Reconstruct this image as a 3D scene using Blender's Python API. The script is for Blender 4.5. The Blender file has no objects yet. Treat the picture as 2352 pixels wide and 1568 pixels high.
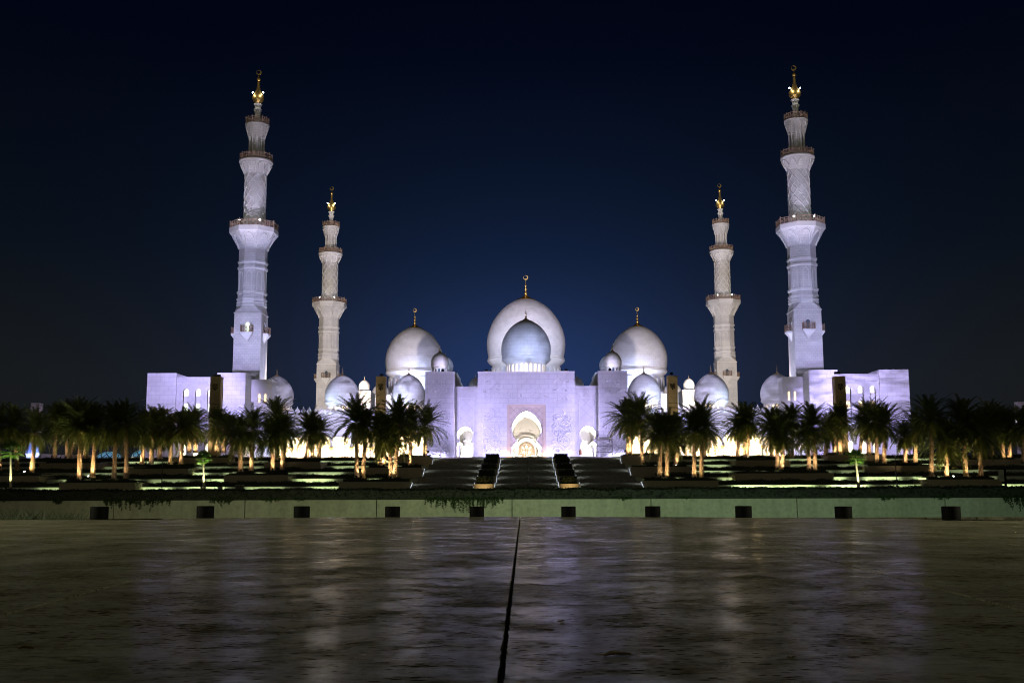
import bpy, math, random
from mathutils import Vector, Matrix
from mathutils.geometry import tessellate_polygon
PI = math.pi
R = random.Random(7)
SC = bpy.context.scene
COL = SC.collection

# ------------------------------------------------------------------ camera
F, CX, CY = 2450.0, 1176.0, 784.0          # focal length and centre in 2352 x 1568 picture units
EYE = Vector((0.0, 0.0, 0.30))
PITCH, YAW, ROLL = 0.1403, 32.5 / 2450.0, -0.0034
cam = bpy.data.cameras.new('camera')
cam.sensor_width = 36.0
cam.lens = 36.0 * F / 2352.0
cam.clip_start = 0.05
cam.clip_end = 9000.0
cam_ob = bpy.data.objects.new('camera', cam)
COL.objects.link(cam_ob)
CM = Matrix.Rotation(YAW, 3, 'Z') @ Matrix.Rotation(PI / 2 + PITCH, 3, 'X') @ Matrix.Rotation(ROLL, 3, 'Z')
cam_ob.matrix_world = Matrix.Translation(EYE) @ CM.to_4x4()
SC.camera = cam_ob

def W(px, py, Y):
    """world point at depth Y seen at picture position (px, py)"""
    d = CM @ Vector(((px - CX) / F, (CY - py) / F, -1.0))
    return EYE + d * (Y / d.y)
def WZ(px, py, z):
    """world point at height z seen at picture position"""
    d = CM @ Vector(((px - CX) / F, (CY - py) / F, -1.0))
    return EYE + d * ((z - EYE.z) / d.z)
AX = 1208.5                                  # picture x of the mosque's axis
def ZP(py, Y): return W(AX, py, Y).z         # height of a picture row on the axis
def XP(off, py, Y):                          # half-width on a picture row, from the axis
    return 0.5 * (W(AX + off, py, Y).x - W(AX - off, py, Y).x)

# ------------------------------------------------------------------ world: night sky lit by the city, plus an added glow behind the viewer
SC.view_settings.view_transform = 'Standard'
SC.view_settings.look = 'None'
SC.view_settings.exposure = 0.0
SC.view_settings.gamma = 1.0
SC.cycles.use_denoising = True
SC.cycles.filter_width = 1.1
SC.cycles.max_bounces = 5
SC.cycles.diffuse_bounces = 3
SC.cycles.glossy_bounces = 3
SC.cycles.sample_clamp_indirect = 4.0
SC.cycles.caustics_reflective = False
SC.cycles.caustics_refractive = False

class NT:
    """tiny node tree writer"""
    def __init__(s, tree):
        s.t = tree
    def n(s, typ, **kw):
        nd = s.t.nodes.new(typ)
        for k, v in kw.items():
            if hasattr(nd, k) and k not in nd.inputs: setattr(nd, k, v)
            else: s.set(nd, k, v)
        return nd
    def set(s, nd, k, v):
        sock = nd.inputs[k] if not isinstance(k, int) else nd.inputs[k]
        if isinstance(v, bpy.types.NodeSocket): s.t.links.new(v, sock)
        else: sock.default_value = v
    def math(s, op, a, b=None, c=None, clamp=False):
        nd = s.t.nodes.new('ShaderNodeMath'); nd.operation = op; nd.use_clamp = clamp
        for i, v in enumerate((a, b, c)):
            if v is None: continue
            if isinstance(v, bpy.types.NodeSocket): s.t.links.new(v, nd.inputs[i])
            else: nd.inputs[i].default_value = v
        return nd.outputs[0]
    def ramp(s, fac, stops, interp='LINEAR'):
        nd = s.t.nodes.new('ShaderNodeValToRGB'); nd.color_ramp.interpolation = interp
        e = nd.color_ramp.elements
        while len(e) < len(stops): e.new(0.5)
        for el, (p, c) in zip(e, stops):
            el.position = p
            el.color = (c, c, c, 1) if isinstance(c, (int, float)) else (c[0], c[1], c[2], 1)
        s.t.links.new(fac, nd.inputs[0]); return nd.outputs[0]
    def mix(s, fac, a, b, op='MIX'):
        nd = s.t.nodes.new('ShaderNodeMix'); nd.data_type = 'RGBA'; nd.blend_type = op
        for k, v in ((0, fac), (6, a), (7, b)):
            if isinstance(v, bpy.types.NodeSocket): s.t.links.new(v, nd.inputs[k])
            elif k == 0: nd.inputs[k].default_value = v
            else: nd.inputs[k].default_value = (v[0], v[1], v[2], 1)
        return nd.outputs[2]

world = bpy.data.worlds.new('World'); SC.world = world; world.use_nodes = True
wt = world.node_tree; wt.nodes.clear(); w = NT(wt)
tc = w.n('ShaderNodeTexCoord'); sep = w.n('ShaderNodeSeparateXYZ'); wt.links.new(tc.outputs['Generated'], sep.inputs[0])
dx, dy, dz = sep.outputs
def glow(az_s, el_c, el_s):
    a = w.math('POWER', w.math('DIVIDE', dx, az_s), 2.0)
    b = w.math('POWER', w.math('DIVIDE', w.math('SUBTRACT', dz, el_c), el_s), 2.0)
    g = w.math('EXPONENT', w.math('MULTIPLY', w.math('ADD', a, b), -1.0))
    return w.math('MULTIPLY', g, w.math('GREATER_THAN', dy, 0.0))
base = w.ramp(dz, [(0.0, (.0090, .0092, .0080)), (0.10, (.0085, .0098, .0098)), (0.22, (.0028, .0050, .0090)), (0.40, (.0005, .0014, .0060)), (1.0, (.0003, .0008, .003))])
g1 = glow(0.25, 0.09, 0.185); g2 = glow(0.14, 0.10, 0.075)
def tint(fac, c):
    nd = w.n('ShaderNodeVectorMath', operation='SCALE'); nd.inputs[0].default_value = c
    wt.links.new(fac, nd.inputs['Scale']); return nd.outputs[0]
def addv(a, b):
    nd = w.n('ShaderNodeVectorMath', operation='ADD'); wt.links.new(a, nd.inputs[0]); wt.links.new(b, nd.inputs[1]); return nd.outputs[0]
back = w.math('MULTIPLY', w.math('SMOOTH_MAX', w.math('MULTIPLY', dy, -1.0), 0.0, 0.2), w.ramp(dz, [(0.0, 1.0), (0.25, .55), (0.6, .1), (1.0, .04)]))  # warm glow added behind the viewer as ambient light for plaza and fronts
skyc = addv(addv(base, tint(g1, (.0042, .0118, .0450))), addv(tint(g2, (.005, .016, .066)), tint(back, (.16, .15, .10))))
nis = w.n('ShaderNodeTexSky', sky_type='NISHITA'); nis.sun_disc = False; nis.sun_elevation = math.radians(-9); nis.sun_rotation = math.radians(200)
bg2 = w.n('ShaderNodeBackground'); wt.links.new(nis.outputs[0], bg2.inputs[0]); bg2.inputs[1].default_value = 0.05
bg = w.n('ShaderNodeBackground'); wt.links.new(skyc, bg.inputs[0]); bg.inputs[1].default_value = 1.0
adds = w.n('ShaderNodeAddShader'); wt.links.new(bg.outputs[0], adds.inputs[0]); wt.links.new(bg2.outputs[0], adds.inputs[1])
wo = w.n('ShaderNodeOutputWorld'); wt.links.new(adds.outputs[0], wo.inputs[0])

# ------------------------------------------------------------------ lamps
COOL = (.70, .76, 1.0); LAV = (.74, .72, 1.0); WARM = (1.0, .72, .40); CREAM = (1.0, .84, .68); BLUE = (.58, .72, 1.0)
def lamp(kind, loc, power, color, radius=.1, target=None, angle=60, blend=.5, size=(1, 1), gobo=None, parent=None, spread=None):
    l = bpy.data.lights.new('lamp_light', kind); l.energy = power; l.color = color
    if kind == 'AREA':
        l.shape = 'RECTANGLE'; l.size, l.size_y = size
        if spread: l.spread = math.radians(spread)
    else: l.shadow_soft_size = radius
    if kind == 'SPOT': l.spot_size = math.radians(angle); l.spot_blend = blend
    if gobo:                                     # drifting cloud pattern thrown by the projector
        l.use_nodes = True; t = l.node_tree; g = NT(t); em = t.nodes['Emission']
        c = g.n('ShaderNodeTexCoord'); mp = g.n('ShaderNodeMapping'); t.links.new(c.outputs['Normal'], mp.inputs[0])
        mp.inputs['Scale'].default_value = (gobo[0] * 1.3, gobo[0] * 3.6, gobo[0] * 1.3); mp.inputs['Location'].default_value = (gobo[2], gobo[2] * 1.7, 0)
        mp.inputs['Rotation'].default_value = (0, 0, .35)
        nz = g.n('ShaderNodeTexNoise'); t.links.new(mp.outputs[0], nz.inputs['Vector']); nz.inputs['Scale'].default_value = 1.0; nz.inputs['Detail'].default_value = 5.0; nz.inputs['Roughness'].default_value = .55; nz.inputs['Distortion'].default_value = .6
        f = g.ramp(nz.outputs[0], [(.38, 1.0 - gobo[1] * 1.25), (.58, 1.0)])
        t.links.new(f, em.inputs['Strength'])
    o = bpy.data.objects.new('lamp_light', l); COL.objects.link(o)
    M = Matrix.Translation(Vector(loc))
    if target is not None: M = M @ (Vector(target) - Vector(loc)).to_track_quat('-Z', 'Y').to_matrix().to_4x4()
    o.matrix_world = M
    if parent is not None: o.parent = parent; o.matrix_parent_inverse = Matrix.LocRotScale(parent.location, parent.rotation_euler, parent.scale).inverted()
    return o

# ------------------------------------------------------------------ materials
def mat(name, base=(.5, .5, .5), rough=.5, metal=0.0, emit=None, es=0.0):
    m = bpy.data.materials.new(name); m.use_nodes = True; b = m.node_tree.nodes['Principled BSDF']
    b.inputs['Base Color'].default_value = (*base, 1); b.inputs['Roughness'].default_value = rough; b.inputs['Metallic'].default_value = metal
    if emit: b.inputs['Emission Color'].default_value = (*emit, 1); b.inputs['Emission Strength'].default_value = es
    return m
def parts_of(m):
    return NT(m.node_tree), m.node_tree.nodes['Principled BSDF']
def bumped(g, b, h, strength, dist):
    bp = g.n('ShaderNodeBump'); bp.inputs['Strength'].default_value = strength; bp.inputs['Distance'].default_value = dist
    g.t.links.new(h, bp.inputs['Height']); g.t.links.new(bp.outputs[0], b.inputs['Normal'])
def marble(name, c1, c2, bw, bh, joint=.55, diag=False, rough=.75):
    m = mat(name, c1, rough); g, b = parts_of(m); t = g.t; b.inputs['Specular IOR Level'].default_value = .2
    uv = g.n('ShaderNodeUVMap'); v = uv.outputs[0]
    if diag:
        mp = g.n('ShaderNodeMapping'); mp.inputs['Rotation'].default_value = (0, 0, PI / 4); t.links.new(v, mp.inputs[0]); v = mp.outputs[0]
    br = g.n('ShaderNodeTexBrick'); t.links.new(v, br.inputs['Vector'])
    if diag: br.offset = 0.0
    br.inputs['Scale'].default_value = 1.0; br.inputs['Brick Width'].default_value = bw; br.inputs['Row Height'].default_value = bh
    br.inputs['Mortar Size'].default_value = .035; br.inputs['Mortar Smooth'].default_value = .3; br.inputs['Bias'].default_value = 0.0
    br.inputs['Color1'].default_value = (*c1, 1); br.inputs['Color2'].default_value = (*c2, 1)
    br.inputs['Mortar'].default_value = (c1[0] * joint, c1[1] * joint, c1[2] * joint, 1)
    oc = g.n('ShaderNodeTexCoord'); nz = g.n('ShaderNodeTexNoise'); t.links.new(oc.outputs['Object'], nz.inputs['Vector']); nz.inputs['Scale'].default_value = .5; nz.inputs['Detail'].default_value = 6
    col = g.mix(1.0, br.outputs[0], g.ramp(nz.outputs[0], [(.3, .86), (.7, 1.0)]), 'MULTIPLY')
    t.links.new(col, b.inputs['Base Color'])
    bumped(g, b, g.math('SUBTRACT', 1.0, br.outputs['Fac']), .5, .03)
    return m
M = {}
M['wall'] = marble('white_marble', (.80, .79, .78), (.76, .75, .75), 1.9, 1.0, .74)
M['dome'] = marble('dome_marble', (.80, .79, .78), (.76, .75, .75), 1.7, .90, .76)
M['tower'] = marble('minaret_marble', (.80, .79, .77), (.73, .72, .71), 1.0, .62, .74)
M['lozenge'] = marble('lozenge_marble', (.80, .79, .78), (.77, .76, .75), 1.5, 1.5, .78, True)
M['gold_tile'] = marble('inlaid_marble', (.78, .66, .54), (.74, .62, .50), .95, .95, .60, True)
M['trim'] = mat('plain_marble', (.80, .79, .77), .7)
M['warm_stone'] = mat('cream_stone', (.72, .60, .46), .5)
M['relief'] = mat('carved_marble', (.82, .80, .80), .7)
M['gold'] = mat('gold_leaf', (.86, .58, .18), .42, 1.0)
M['brass'] = mat('pale_gilding', (.82, .64, .40), .42, 1.0)
M['bronze'] = mat('bronze_timber', (.42, .29, .21), .5, .1)
M['black'] = mat('black_metal', (.004, .004, .005), .7); M['black'].node_tree.nodes['Principled BSDF'].inputs['Specular IOR Level'].default_value = .08
M['grey_metal'] = mat('grey_metal', (.10, .10, .10), .5, .5)
M['glass_dark'] = mat('dim_glass', (.10, .16, .22), .15)
M['lit_warm'] = mat('lit_window_warm', (.8, .7, .5), .5, 0, (1.0, .74, .34), 1.9)
M['lit_hot'] = mat('lit_window_bright', (.8, .7, .5), .5, 0, (1.0, .90, .62), 3.2)
M['lit_green'] = mat('lit_window_pale', (.8, .8, .7), .5, 0, (.86, 1.0, .72), 1.6)
M['lens'] = mat('lamp_lens', (.8, .8, .8), .4, 0, (1.0, .93, .80), 30.0)
M['lens_cool'] = mat('lamp_lens_cool', (.8, .8, .8), .4, 0, (.86, .93, 1.0), 40.0)
M['led'] = mat('led_strip', (.8, .8, .8), .4, 0, (.72, .84, 1.0), 2.6)
M['led_dim'] = mat('led_glow', (.8, .8, .8), .4, 0, (1.0, .80, .5), 1.1)

def noisy(name, stops, scale, rough=.8, bump=0.0, bdist=.02, stretch=(1, 1, 1), detail=6):
    m = mat(name, (.5, .5, .5), rough); g, b = parts_of(m); t = g.t
    oc = g.n('ShaderNodeTexCoord'); mp = g.n('ShaderNodeMapping'); t.links.new(oc.outputs['Object'], mp.inputs[0]); mp.inputs['Scale'].default_value = stretch
    nz = g.n('ShaderNodeTexNoise'); t.links.new(mp.outputs[0], nz.inputs['Vector']); nz.inputs['Scale'].default_value = scale; nz.inputs['Detail'].default_value = detail
    t.links.new(g.ramp(nz.outputs[0], stops), b.inputs['Base Color'])
    if bump: bumped(g, b, nz.outputs[0], bump, bdist)
    return m
M['asphalt'] = noisy('asphalt', [(.3, (.03, .03, .03)), (.7, (.06, .06, .058))], 4.0, .75, .3)
M['soil'] = noisy('garden_soil', [(.3, (.035, .028, .018)), (.7, (.07, .055, .035))], 2.0, .95)
M['lawn'] = noisy('lawn', [(.3, (.035, .075, .010)), (.7, (.085, .16, .022))], 3.0, .9, .6, .05)
M['leaf'] = noisy('hedge_leaf', [(.3, (.012, .022, .006)), (.7, (.034, .050, .012))], 3.0, .6)
M['road_leaf'] = noisy('roadside_leaf', [(.3, (.007, .010, .004)), (.7, (.020, .024, .009))], 3.0, .7)
M['vine_leaf'] = noisy('vine_leaf', [(.3, (.015, .035, .010)), (.7, (.035, .065, .014))], 5.0, .6)
M['frond'] = noisy('palm_frond', [(.3, (.080, .110, .022)), (.7, (.16, .18, .045))], .9, .55)
M['fan_leaf'] = noisy('fan_palm_leaf', [(.3, (.045, .10, .012)), (.7, (.09, .17, .02))], 2.0, .5)
M['bark'] = noisy('palm_bark', [(.3, (.20, .13, .07)), (.7, (.42, .29, .17))], 5.0, .9, .4, .03)
M['pale_bark'] = noisy('pale_bark', [(.3, (.14, .12, .08)), (.7, (.28, .25, .17))], 4.0, .85, .3, .02, (1, 1, 5))
M['planter'] = noisy('planter_stone', [(.3, (.40, .33, .22)), (.7, (.56, .47, .33))], 3.0, .75, .35, .02, (.5, .5, 8))
M['terrace'] = noisy('terrace_render', [(.3, (.50, .52, .42)), (.7, (.62, .64, .54))], .8, .8)
M['steps'] = noisy('stair_granite', [(.3, (.15, .14, .11)), (.7, (.28, .26, .21))], 2.0, .55)
M['brown'] = noisy('brown_stone', [(.3, (.30, .22, .12)), (.7, (.40, .30, .17))], 1.5, .7, .25, .02)
M['pale_build'] = noisy('pale_render', [(.3, (.42, .36, .30)), (.7, (.52, .46, .38))], .3, .8)
def stained_render():
    m = mat('wall_render', (.4, .4, .3), .75); g, b = parts_of(m); t = g.t; oc = g.n('ShaderNodeTexCoord')
    def nz(sc, st, det=6):
        mp = g.n('ShaderNodeMapping'); t.links.new(oc.outputs['Object'], mp.inputs[0]); mp.inputs['Scale'].default_value = st
        n = g.n('ShaderNodeTexNoise'); t.links.new(mp.outputs[0], n.inputs['Vector']); n.inputs['Scale'].default_value = sc; n.inputs['Detail'].default_value = det; return n.outputs[0]
    c = g.ramp(nz(.35, (1, 1, 1), 8), [(.25, (.38, .38, .27)), (.5, (.48, .48, .36)), (.8, (.55, .55, .43))])
    c = g.mix(1.0, c, g.ramp(nz(2.4, (1, 1, .10), 7), [(.36, .84), (.56, 1.0)]), 'MULTIPLY')
    c = g.mix(1.0, c, g.ramp(nz(6.0, (1, 1, 1), 8), [(.32, .80), (.55, 1.0)]), 'MULTIPLY')
    t.links.new(c, b.inputs['Base Color']); bumped(g, b, nz(9.0, (1, 1, 1)), .25, .01); return m
M['render'] = stained_render()
M['dry'] = noisy('dry_leaf', [(.3, (.08, .045, .010)), (.7, (.20, .13, .03))], 40, .7)
M['cloth_dark'] = mat('dark_cloth', (.02, .022, .04), .9)
M['cloth_pale'] = mat('pale_cloth', (.35, .33, .32), .9)
M['skin'] = mat('skin', (.36, .20, .13), .6)
M['hair'] = mat('black_hair', (.012, .009, .008), .7)
M['canvas'] = mat('umbrella_canvas', (.22, .10, .05), .9)

def leafy(m, amt, c):
    g, b = parts_of(m); t = g.t; tr = g.n('ShaderNodeBsdfTranslucent'); tr.inputs[0].default_value = (*c, 1); mx = g.n('ShaderNodeMixShader'); mx.inputs[0].default_value = amt
    o = t.nodes['Material Output']; t.links.new(b.outputs[0], mx.inputs[1]); t.links.new(tr.outputs[0], mx.inputs[2]); t.links.new(mx.outputs[0], o.inputs[0])
leafy(M['frond'], .35, (.16, .19, .04)); leafy(M['fan_leaf'], .4, (.12, .24, .03))
def travertine():
    m = mat('travertine', (.2, .2, .18), .3); g, b = parts_of(m); t = g.t
    oc = g.n('ShaderNodeTexCoord')
    def nz(scale, stretch, detail=8, rough=.6, dist=.0):
        mp = g.n('ShaderNodeMapping'); t.links.new(oc.outputs['Object'], mp.inputs[0]); mp.inputs['Scale'].default_value = stretch
        n = g.n('ShaderNodeTexNoise'); t.links.new(mp.outputs[0], n.inputs['Vector'])
        n.inputs['Scale'].default_value = scale; n.inputs['Detail'].default_value = detail; n.inputs['Roughness'].default_value = rough; n.inputs['Distortion'].default_value = dist
        return n.outputs[0]
    veins = nz(1.7, (1.15, 1.0, 1), 12, .70, .3); fine = nz(24.0, (.8, 1.2, 1), 9, .80, .0); mid = nz(5.5, (.9, 1.2, 1), 9, .72, .3); big = nz(.45, (1, 1.0, 1), 5)
    mp = g.n('ShaderNodeMapping'); t.links.new(oc.outputs['Object'], mp.inputs[0]); mp.inputs['Scale'].default_value = (26, 52, 1)
    vo = g.n('ShaderNodeTexVoronoi', feature='F1'); t.links.new(mp.outputs[0], vo.inputs['Vector']); vo.inputs['Scale'].default_value = 1.0; vo.inputs['Randomness'].default_value = 1.0
    pit = g.ramp(g.math('ADD', vo.outputs['Distance'], g.math('MULTIPLY', g.math('SUBTRACT', mid, .5), .9)), [(.17, 0.0), (.27, 1.0)])
    pit = g.math('MAXIMUM', pit, g.ramp(veins, [(.50, 0.0), (.60, 1.0)]))
    c = g.ramp(veins, [(.38, (.16, .152, .098)), (.50, (.27, .258, .185)), (.62, (.39, .375, .285))])
    c = g.mix(1.0, c, g.ramp(fine, [(.38, .45), (.56, 1.0)]), 'MULTIPLY')
    c = g.mix(1.0, c, g.ramp(mid, [(.40, .62), (.54, 1.0)]), 'MULTIPLY')
    c = g.mix(1.0, c, g.ramp(big, [(.38, .80), (.60, 1.0)]), 'MULTIPLY')
    c = g.mix(pit, (.030, .022, .010), c)
    t.links.new(c, b.inputs['Base Color'])
    wear = g.math('MULTIPLY', g.math('MULTIPLY', g.ramp(fine, [(.40, .25), (.54, 1.0)]), g.ramp(mid, [(.42, .20), (.55, 1.0)])), g.math('MULTIPLY', g.ramp(veins, [(.38, .35), (.54, 1.0)]), g.math('ADD', g.math('MULTIPLY', pit, .85), .15)))
    b.inputs['Specular IOR Level'].default_value = .45
    df = g.n('ShaderNodeBsdfDiffuse'); t.links.new(c, df.inputs[0]); mx = g.n('ShaderNodeMixShader'); t.links.new(g.math('MULTIPLY', wear, .90), mx.inputs[0])
    t.links.new(df.outputs[0], mx.inputs[1]); t.links.new(b.outputs[0], mx.inputs[2]); t.links.new(mx.outputs[0], t.nodes['Material Output'].inputs[0])
    t.links.new(g.math('ADD', .16, g.math('MULTIPLY', g.ramp(veins, [(.36, 1.0), (.62, 0.0)]), .14)), b.inputs['Roughness'])
    bumped(g, b, g.math('ADD', g.math('MULTIPLY', fine, .4), g.math('MULTIPLY', pit, .6)), .03, .008)
    return m
M['travertine'] = travertine()

def lattice_glass():
    m = mat('lattice_glass', (.1, .25, .35), .25); g, b = parts_of(m); t = g.t
    uv = g.n('ShaderNodeUVMap'); mp = g.n('ShaderNodeMapping'); mp.inputs['Rotation'].default_value = (0, 0, PI / 4); t.links.new(uv.outputs[0], mp.inputs[0])
    br = g.n('ShaderNodeTexBrick'); br.offset = 0; t.links.new(mp.outputs[0], br.inputs['Vector']); br.inputs['Scale'].default_value = 1
    br.inputs['Brick Width'].default_value = 1.5; br.inputs['Row Height'].default_value = 1.5; br.inputs['Mortar Size'].default_value = .16
    for k, c in (('Color1', (.16, .38, .50)), ('Color2', (.10, .26, .38)), ('Mortar', (.02, .03, .05))): br.inputs[k].default_value = (*c, 1)
    t.links.new(br.outputs[0], b.inputs['Base Color']); t.links.new(br.outputs[0], b.inputs['Emission Color']); b.inputs['Emission Strength'].default_value = .55
    return m
M['lattice_glass'] = lattice_glass()

# ------------------------------------------------------------------ mesh builder
class MB:
    def __init__(s): s.v, s.f, s.uv, s.sm = [], [], [], []
    def face(s, pts, smooth=False, uv=None):
        i = len(s.v); pts = [Vector(p) for p in pts]; s.v += pts; s.f.append(tuple(range(i, i + len(pts)))); s.sm.append(smooth)
        if uv is None:
            n = Vector((0, 0, 0))
            for k in range(len(pts)): n += (pts[k] - pts[0]).cross(pts[(k + 1) % len(pts)] - pts[0])
            if abs(n.z) > .9 * n.length: uv = [(p.x, p.y) for p in pts]
            else:
                h = Vector((-n.y, n.x, 0)).normalized() if (n.x or n.y) else Vector((1, 0, 0)); uv = [(p.dot(h), p.z) for p in pts]
        s.uv.append(uv)
    def box(s, x0, x1, y0, y1, z0, z1, tx=0.0):
        """box; tx insets the top on all sides"""
        a = [(x0, y0, z0), (x1, y0, z0), (x1, y1, z0), (x0, y1, z0)]; b = [(x0 + tx, y0 + tx, z1), (x1 - tx, y0 + tx, z1), (x1 - tx, y1 - tx, z1), (x0 + tx, y1 - tx, z1)]
        s.face(a[::-1]); s.face(b)
        for k in range(4): j = (k + 1) % 4; s.face([a[k], a[j], b[j], b[k]])
        return s
    def grid(s, rows, closed=True, smooth=True, uvs=None):
        i = len(s.v); n = len(rows[0]); s.v += [Vector(p) for r in rows for p in r]
        for a in range(len(rows) - 1):
            for k in range(n if closed else n - 1):
                j = (k + 1) % n
                s.f.append((i + a * n + k, i + a * n + j, i + (a + 1) * n + j, i + (a + 1) * n + k)); s.sm.append(smooth)
                if uvs:
                    U = uvs[a]; V = uvs[a + 1]; s.uv.append([U[k], U[k + 1], V[k + 1], V[k]])
                else: s.uv.append([(0, 0)] * 4)
    def lathe(s, prof, n=32, c=(0, 0), smooth=True, rot=0.0, ruv=None, capt=True, capb=False):
        ru = ruv or max(r for r, z in prof); rows, uvs = [], []; L = 0.0
        for q, (r, z) in enumerate(prof):
            if q: L += math.hypot(r - prof[q - 1][0], z - prof[q - 1][1])
            rows.append([(c[0] + r * math.cos(rot + 2 * PI * k / n), c[1] + r * math.sin(rot + 2 * PI * k / n), z) for k in range(n)])
            uvs.append([(2 * PI * k / n * ru, L + prof[0][1]) for k in range(n + 1)])
        s.grid(rows, True, smooth, uvs)
        if capt and prof[-1][0] > 1e-3: s.face(rows[-1])
        if capb and prof[0][0] > 1e-3: s.face(rows[0][::-1])
        return s
    def tube(s, pts, r, n=6, closed=False, smooth=True):
        pts = [Vector(p) for p in pts]; rows = []; m = len(pts)
        for q, p in enumerate(pts):
            a = pts[q - 1] if (q or closed) else p; b = pts[(q + 1) % m] if (q < m - 1 or closed) else p
            t = (b - a).normalized(); u = t.cross(Vector((0, 0, 1)) if abs(t.z) < .9 else Vector((0, 1, 0))).normalized(); v = t.cross(u)
            rr = r[q] if isinstance(r, (list, tuple)) else r
            rows.append([p + (u * math.cos(2 * PI * k / n) + v * math.sin(2 * PI * k / n)) * rr for k in range(n)])
        if closed: rows.append(rows[0])
        s.grid(rows, True, smooth)
        if not closed: s.face(rows[0][::-1]); s.face(rows[-1])
        return s
    def poly(s, pts2, fn):
        """tessellated flat polygon; pts2 in 2D, fn maps (u, v) to 3D"""
        for tri in tessellate_polygon([[Vector((a, b, 0)) for a, b in pts2]]):
            s.face([fn(*pts2[k]) for k in tri], False, [pts2[k] for k in tri])
        return s
    def prism(s, pts2, fn, depth):
        """polygon extruded: fn(u, v, d)"""
        s.poly(pts2, lambda a, b: fn(a, b, 0)); s.poly(pts2, lambda a, b: fn(a, b, depth))
        for k in range(len(pts2)):
            p, q = pts2[k], pts2[(k + 1) % len(pts2)]
            s.face([fn(*p, 0), fn(*q, 0), fn(*q, depth), fn(*p, depth)])
        return s
    def build(s, name, m, parent=None, loc=None):
        me = bpy.data.meshes.new(name); me.from_pydata([tuple(p) for p in s.v], [], s.f); me.update()
        ul = me.uv_layers.new(name='UVMap'); ul.data.foreach_set('uv', [c for f in s.uv for p in f for c in p])
        me.polygons.foreach_set('use_smooth', s.sm)
        me.materials.append(m if not isinstance(m, str) else M[m])
        o = bpy.data.objects.new(name, me); COL.objects.link(o)
        if loc is not None: o.location = loc
        if parent is not None:
            o.parent = parent
            if loc is None: o.matrix_parent_inverse = Matrix.Translation(-Vector(parent.location))
        return o
def tag(o, label, cat, group=None, kind=None):
    o['label'] = label; o['category'] = cat
    if group: o['group'] = group
    if kind: o['kind'] = kind
    return o
def thing(name, loc, label, cat, group=None):
    o = bpy.data.objects.new(name, None); o.empty_display_size = .5; COL.objects.link(o); o.location = loc
    return tag(o, label, cat, group)
def struct(o): o['kind'] = 'structure'; return o
KIDS = {}
def copy_tree(o, parent=None):
    c = o.copy(); COL.objects.link(c)
    if parent is not None: c.parent = parent
    for ch in list(o.children):
        if ch.type != 'LIGHT': copy_tree(ch, c)
    return c
def wfn(y, dy=1.0):
    return lambda a, b, d=0.0: (a, y + d * dy, b)

# ------------------------------------------------------------------ ground, road, plaza
PLAT = ZP(1054, 225)                          # level of the mosque's platform
HEDGE_Z = 0.06
LAWN_Z = ZP(1121, 171)
b = MB(); b.box(-900, 900, 13.0, 46, -1.75, -1.30); struct(b.build('road', 'asphalt'))
b = MB(); b.face([(-900, 45.4, .0), (900, 45.4, .0), (900, 60, .02), (-900, 60, .02)]); b.face([(-900, 60, .02), (900, 60, .02), (900, 171, LAWN_Z), (-900, 171, LAWN_Z)]); struct(b.build('lawn', 'lawn'))
b = MB(); b.face([(-4000, 170.9, LAWN_Z - .3), (4000, 170.9, LAWN_Z - .3), (4000, 5000, LAWN_Z - .3), (-4000, 5000, LAWN_Z - .3)]); struct(b.build('ground', 'soil'))
# plaza edge: an arc through the picture's plaza rim
EDGE = [(-400, 1199.5), (0, 1194.3), (380, 1190), (840, 1187.3), (1176, 1186), (1560, 1187), (1950, 1190), (2352, 1193.3), (2752, 1198.5)]
EP = [WZ(a, c, 0.0) for a, c in EDGE]
def edge_y(x):
    for p, q in zip(EP, EP[1:]):
        if p.x <= x <= q.x: return p.y + (q.y - p.y) * (x - p.x) / (q.x - p.x)
    return EP[0].y if x < 0 else EP[-1].y
# paving: radial joints measured on the photograph and straight cross joints, real 4 to 7 mm gaps
def line(p, q):
    a, c = WZ(*p, 0.0), WZ(*q, 0.0); k = (c.x - a.x) / (c.y - a.y); return a.x - k * a.y, k
RAD = [line((0, 1205), (-600, 1240)), line((381, 1190), (0, 1256)), line((849.6, 1188.7), (0, 1412.9)), line((1194.4, 1190), (1148.7, 1568.2)),
       line((1530, 1190.4), (2352, 1402)), line((2000, 1192), (2352, 1255)), line((2352, 1205), (2952, 1240))]
RAD = [(RAD[0][0] - 16, RAD[0][1] - .6), (RAD[0][0] - 7, RAD[0][1] - .3)] + RAD + [(RAD[-1][0] + 7, RAD[-1][1] + .3), (RAD[-1][0] + 16, RAD[-1][1] + .6)]
GAP = [.004, .004, .004, .005, .006, .0055, .006, .005, .004, .004, .004]
d0 = WZ(AX, 1306, 0).y; d1 = WZ(AX, 1389, 0).y; step = d0 - d1
CROSS = [d1 + step * k for k in range(-2, 8)]
b = MB()
rx = [lambda y, L=L: L[0] + L[1] * y for L in RAD]
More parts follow.
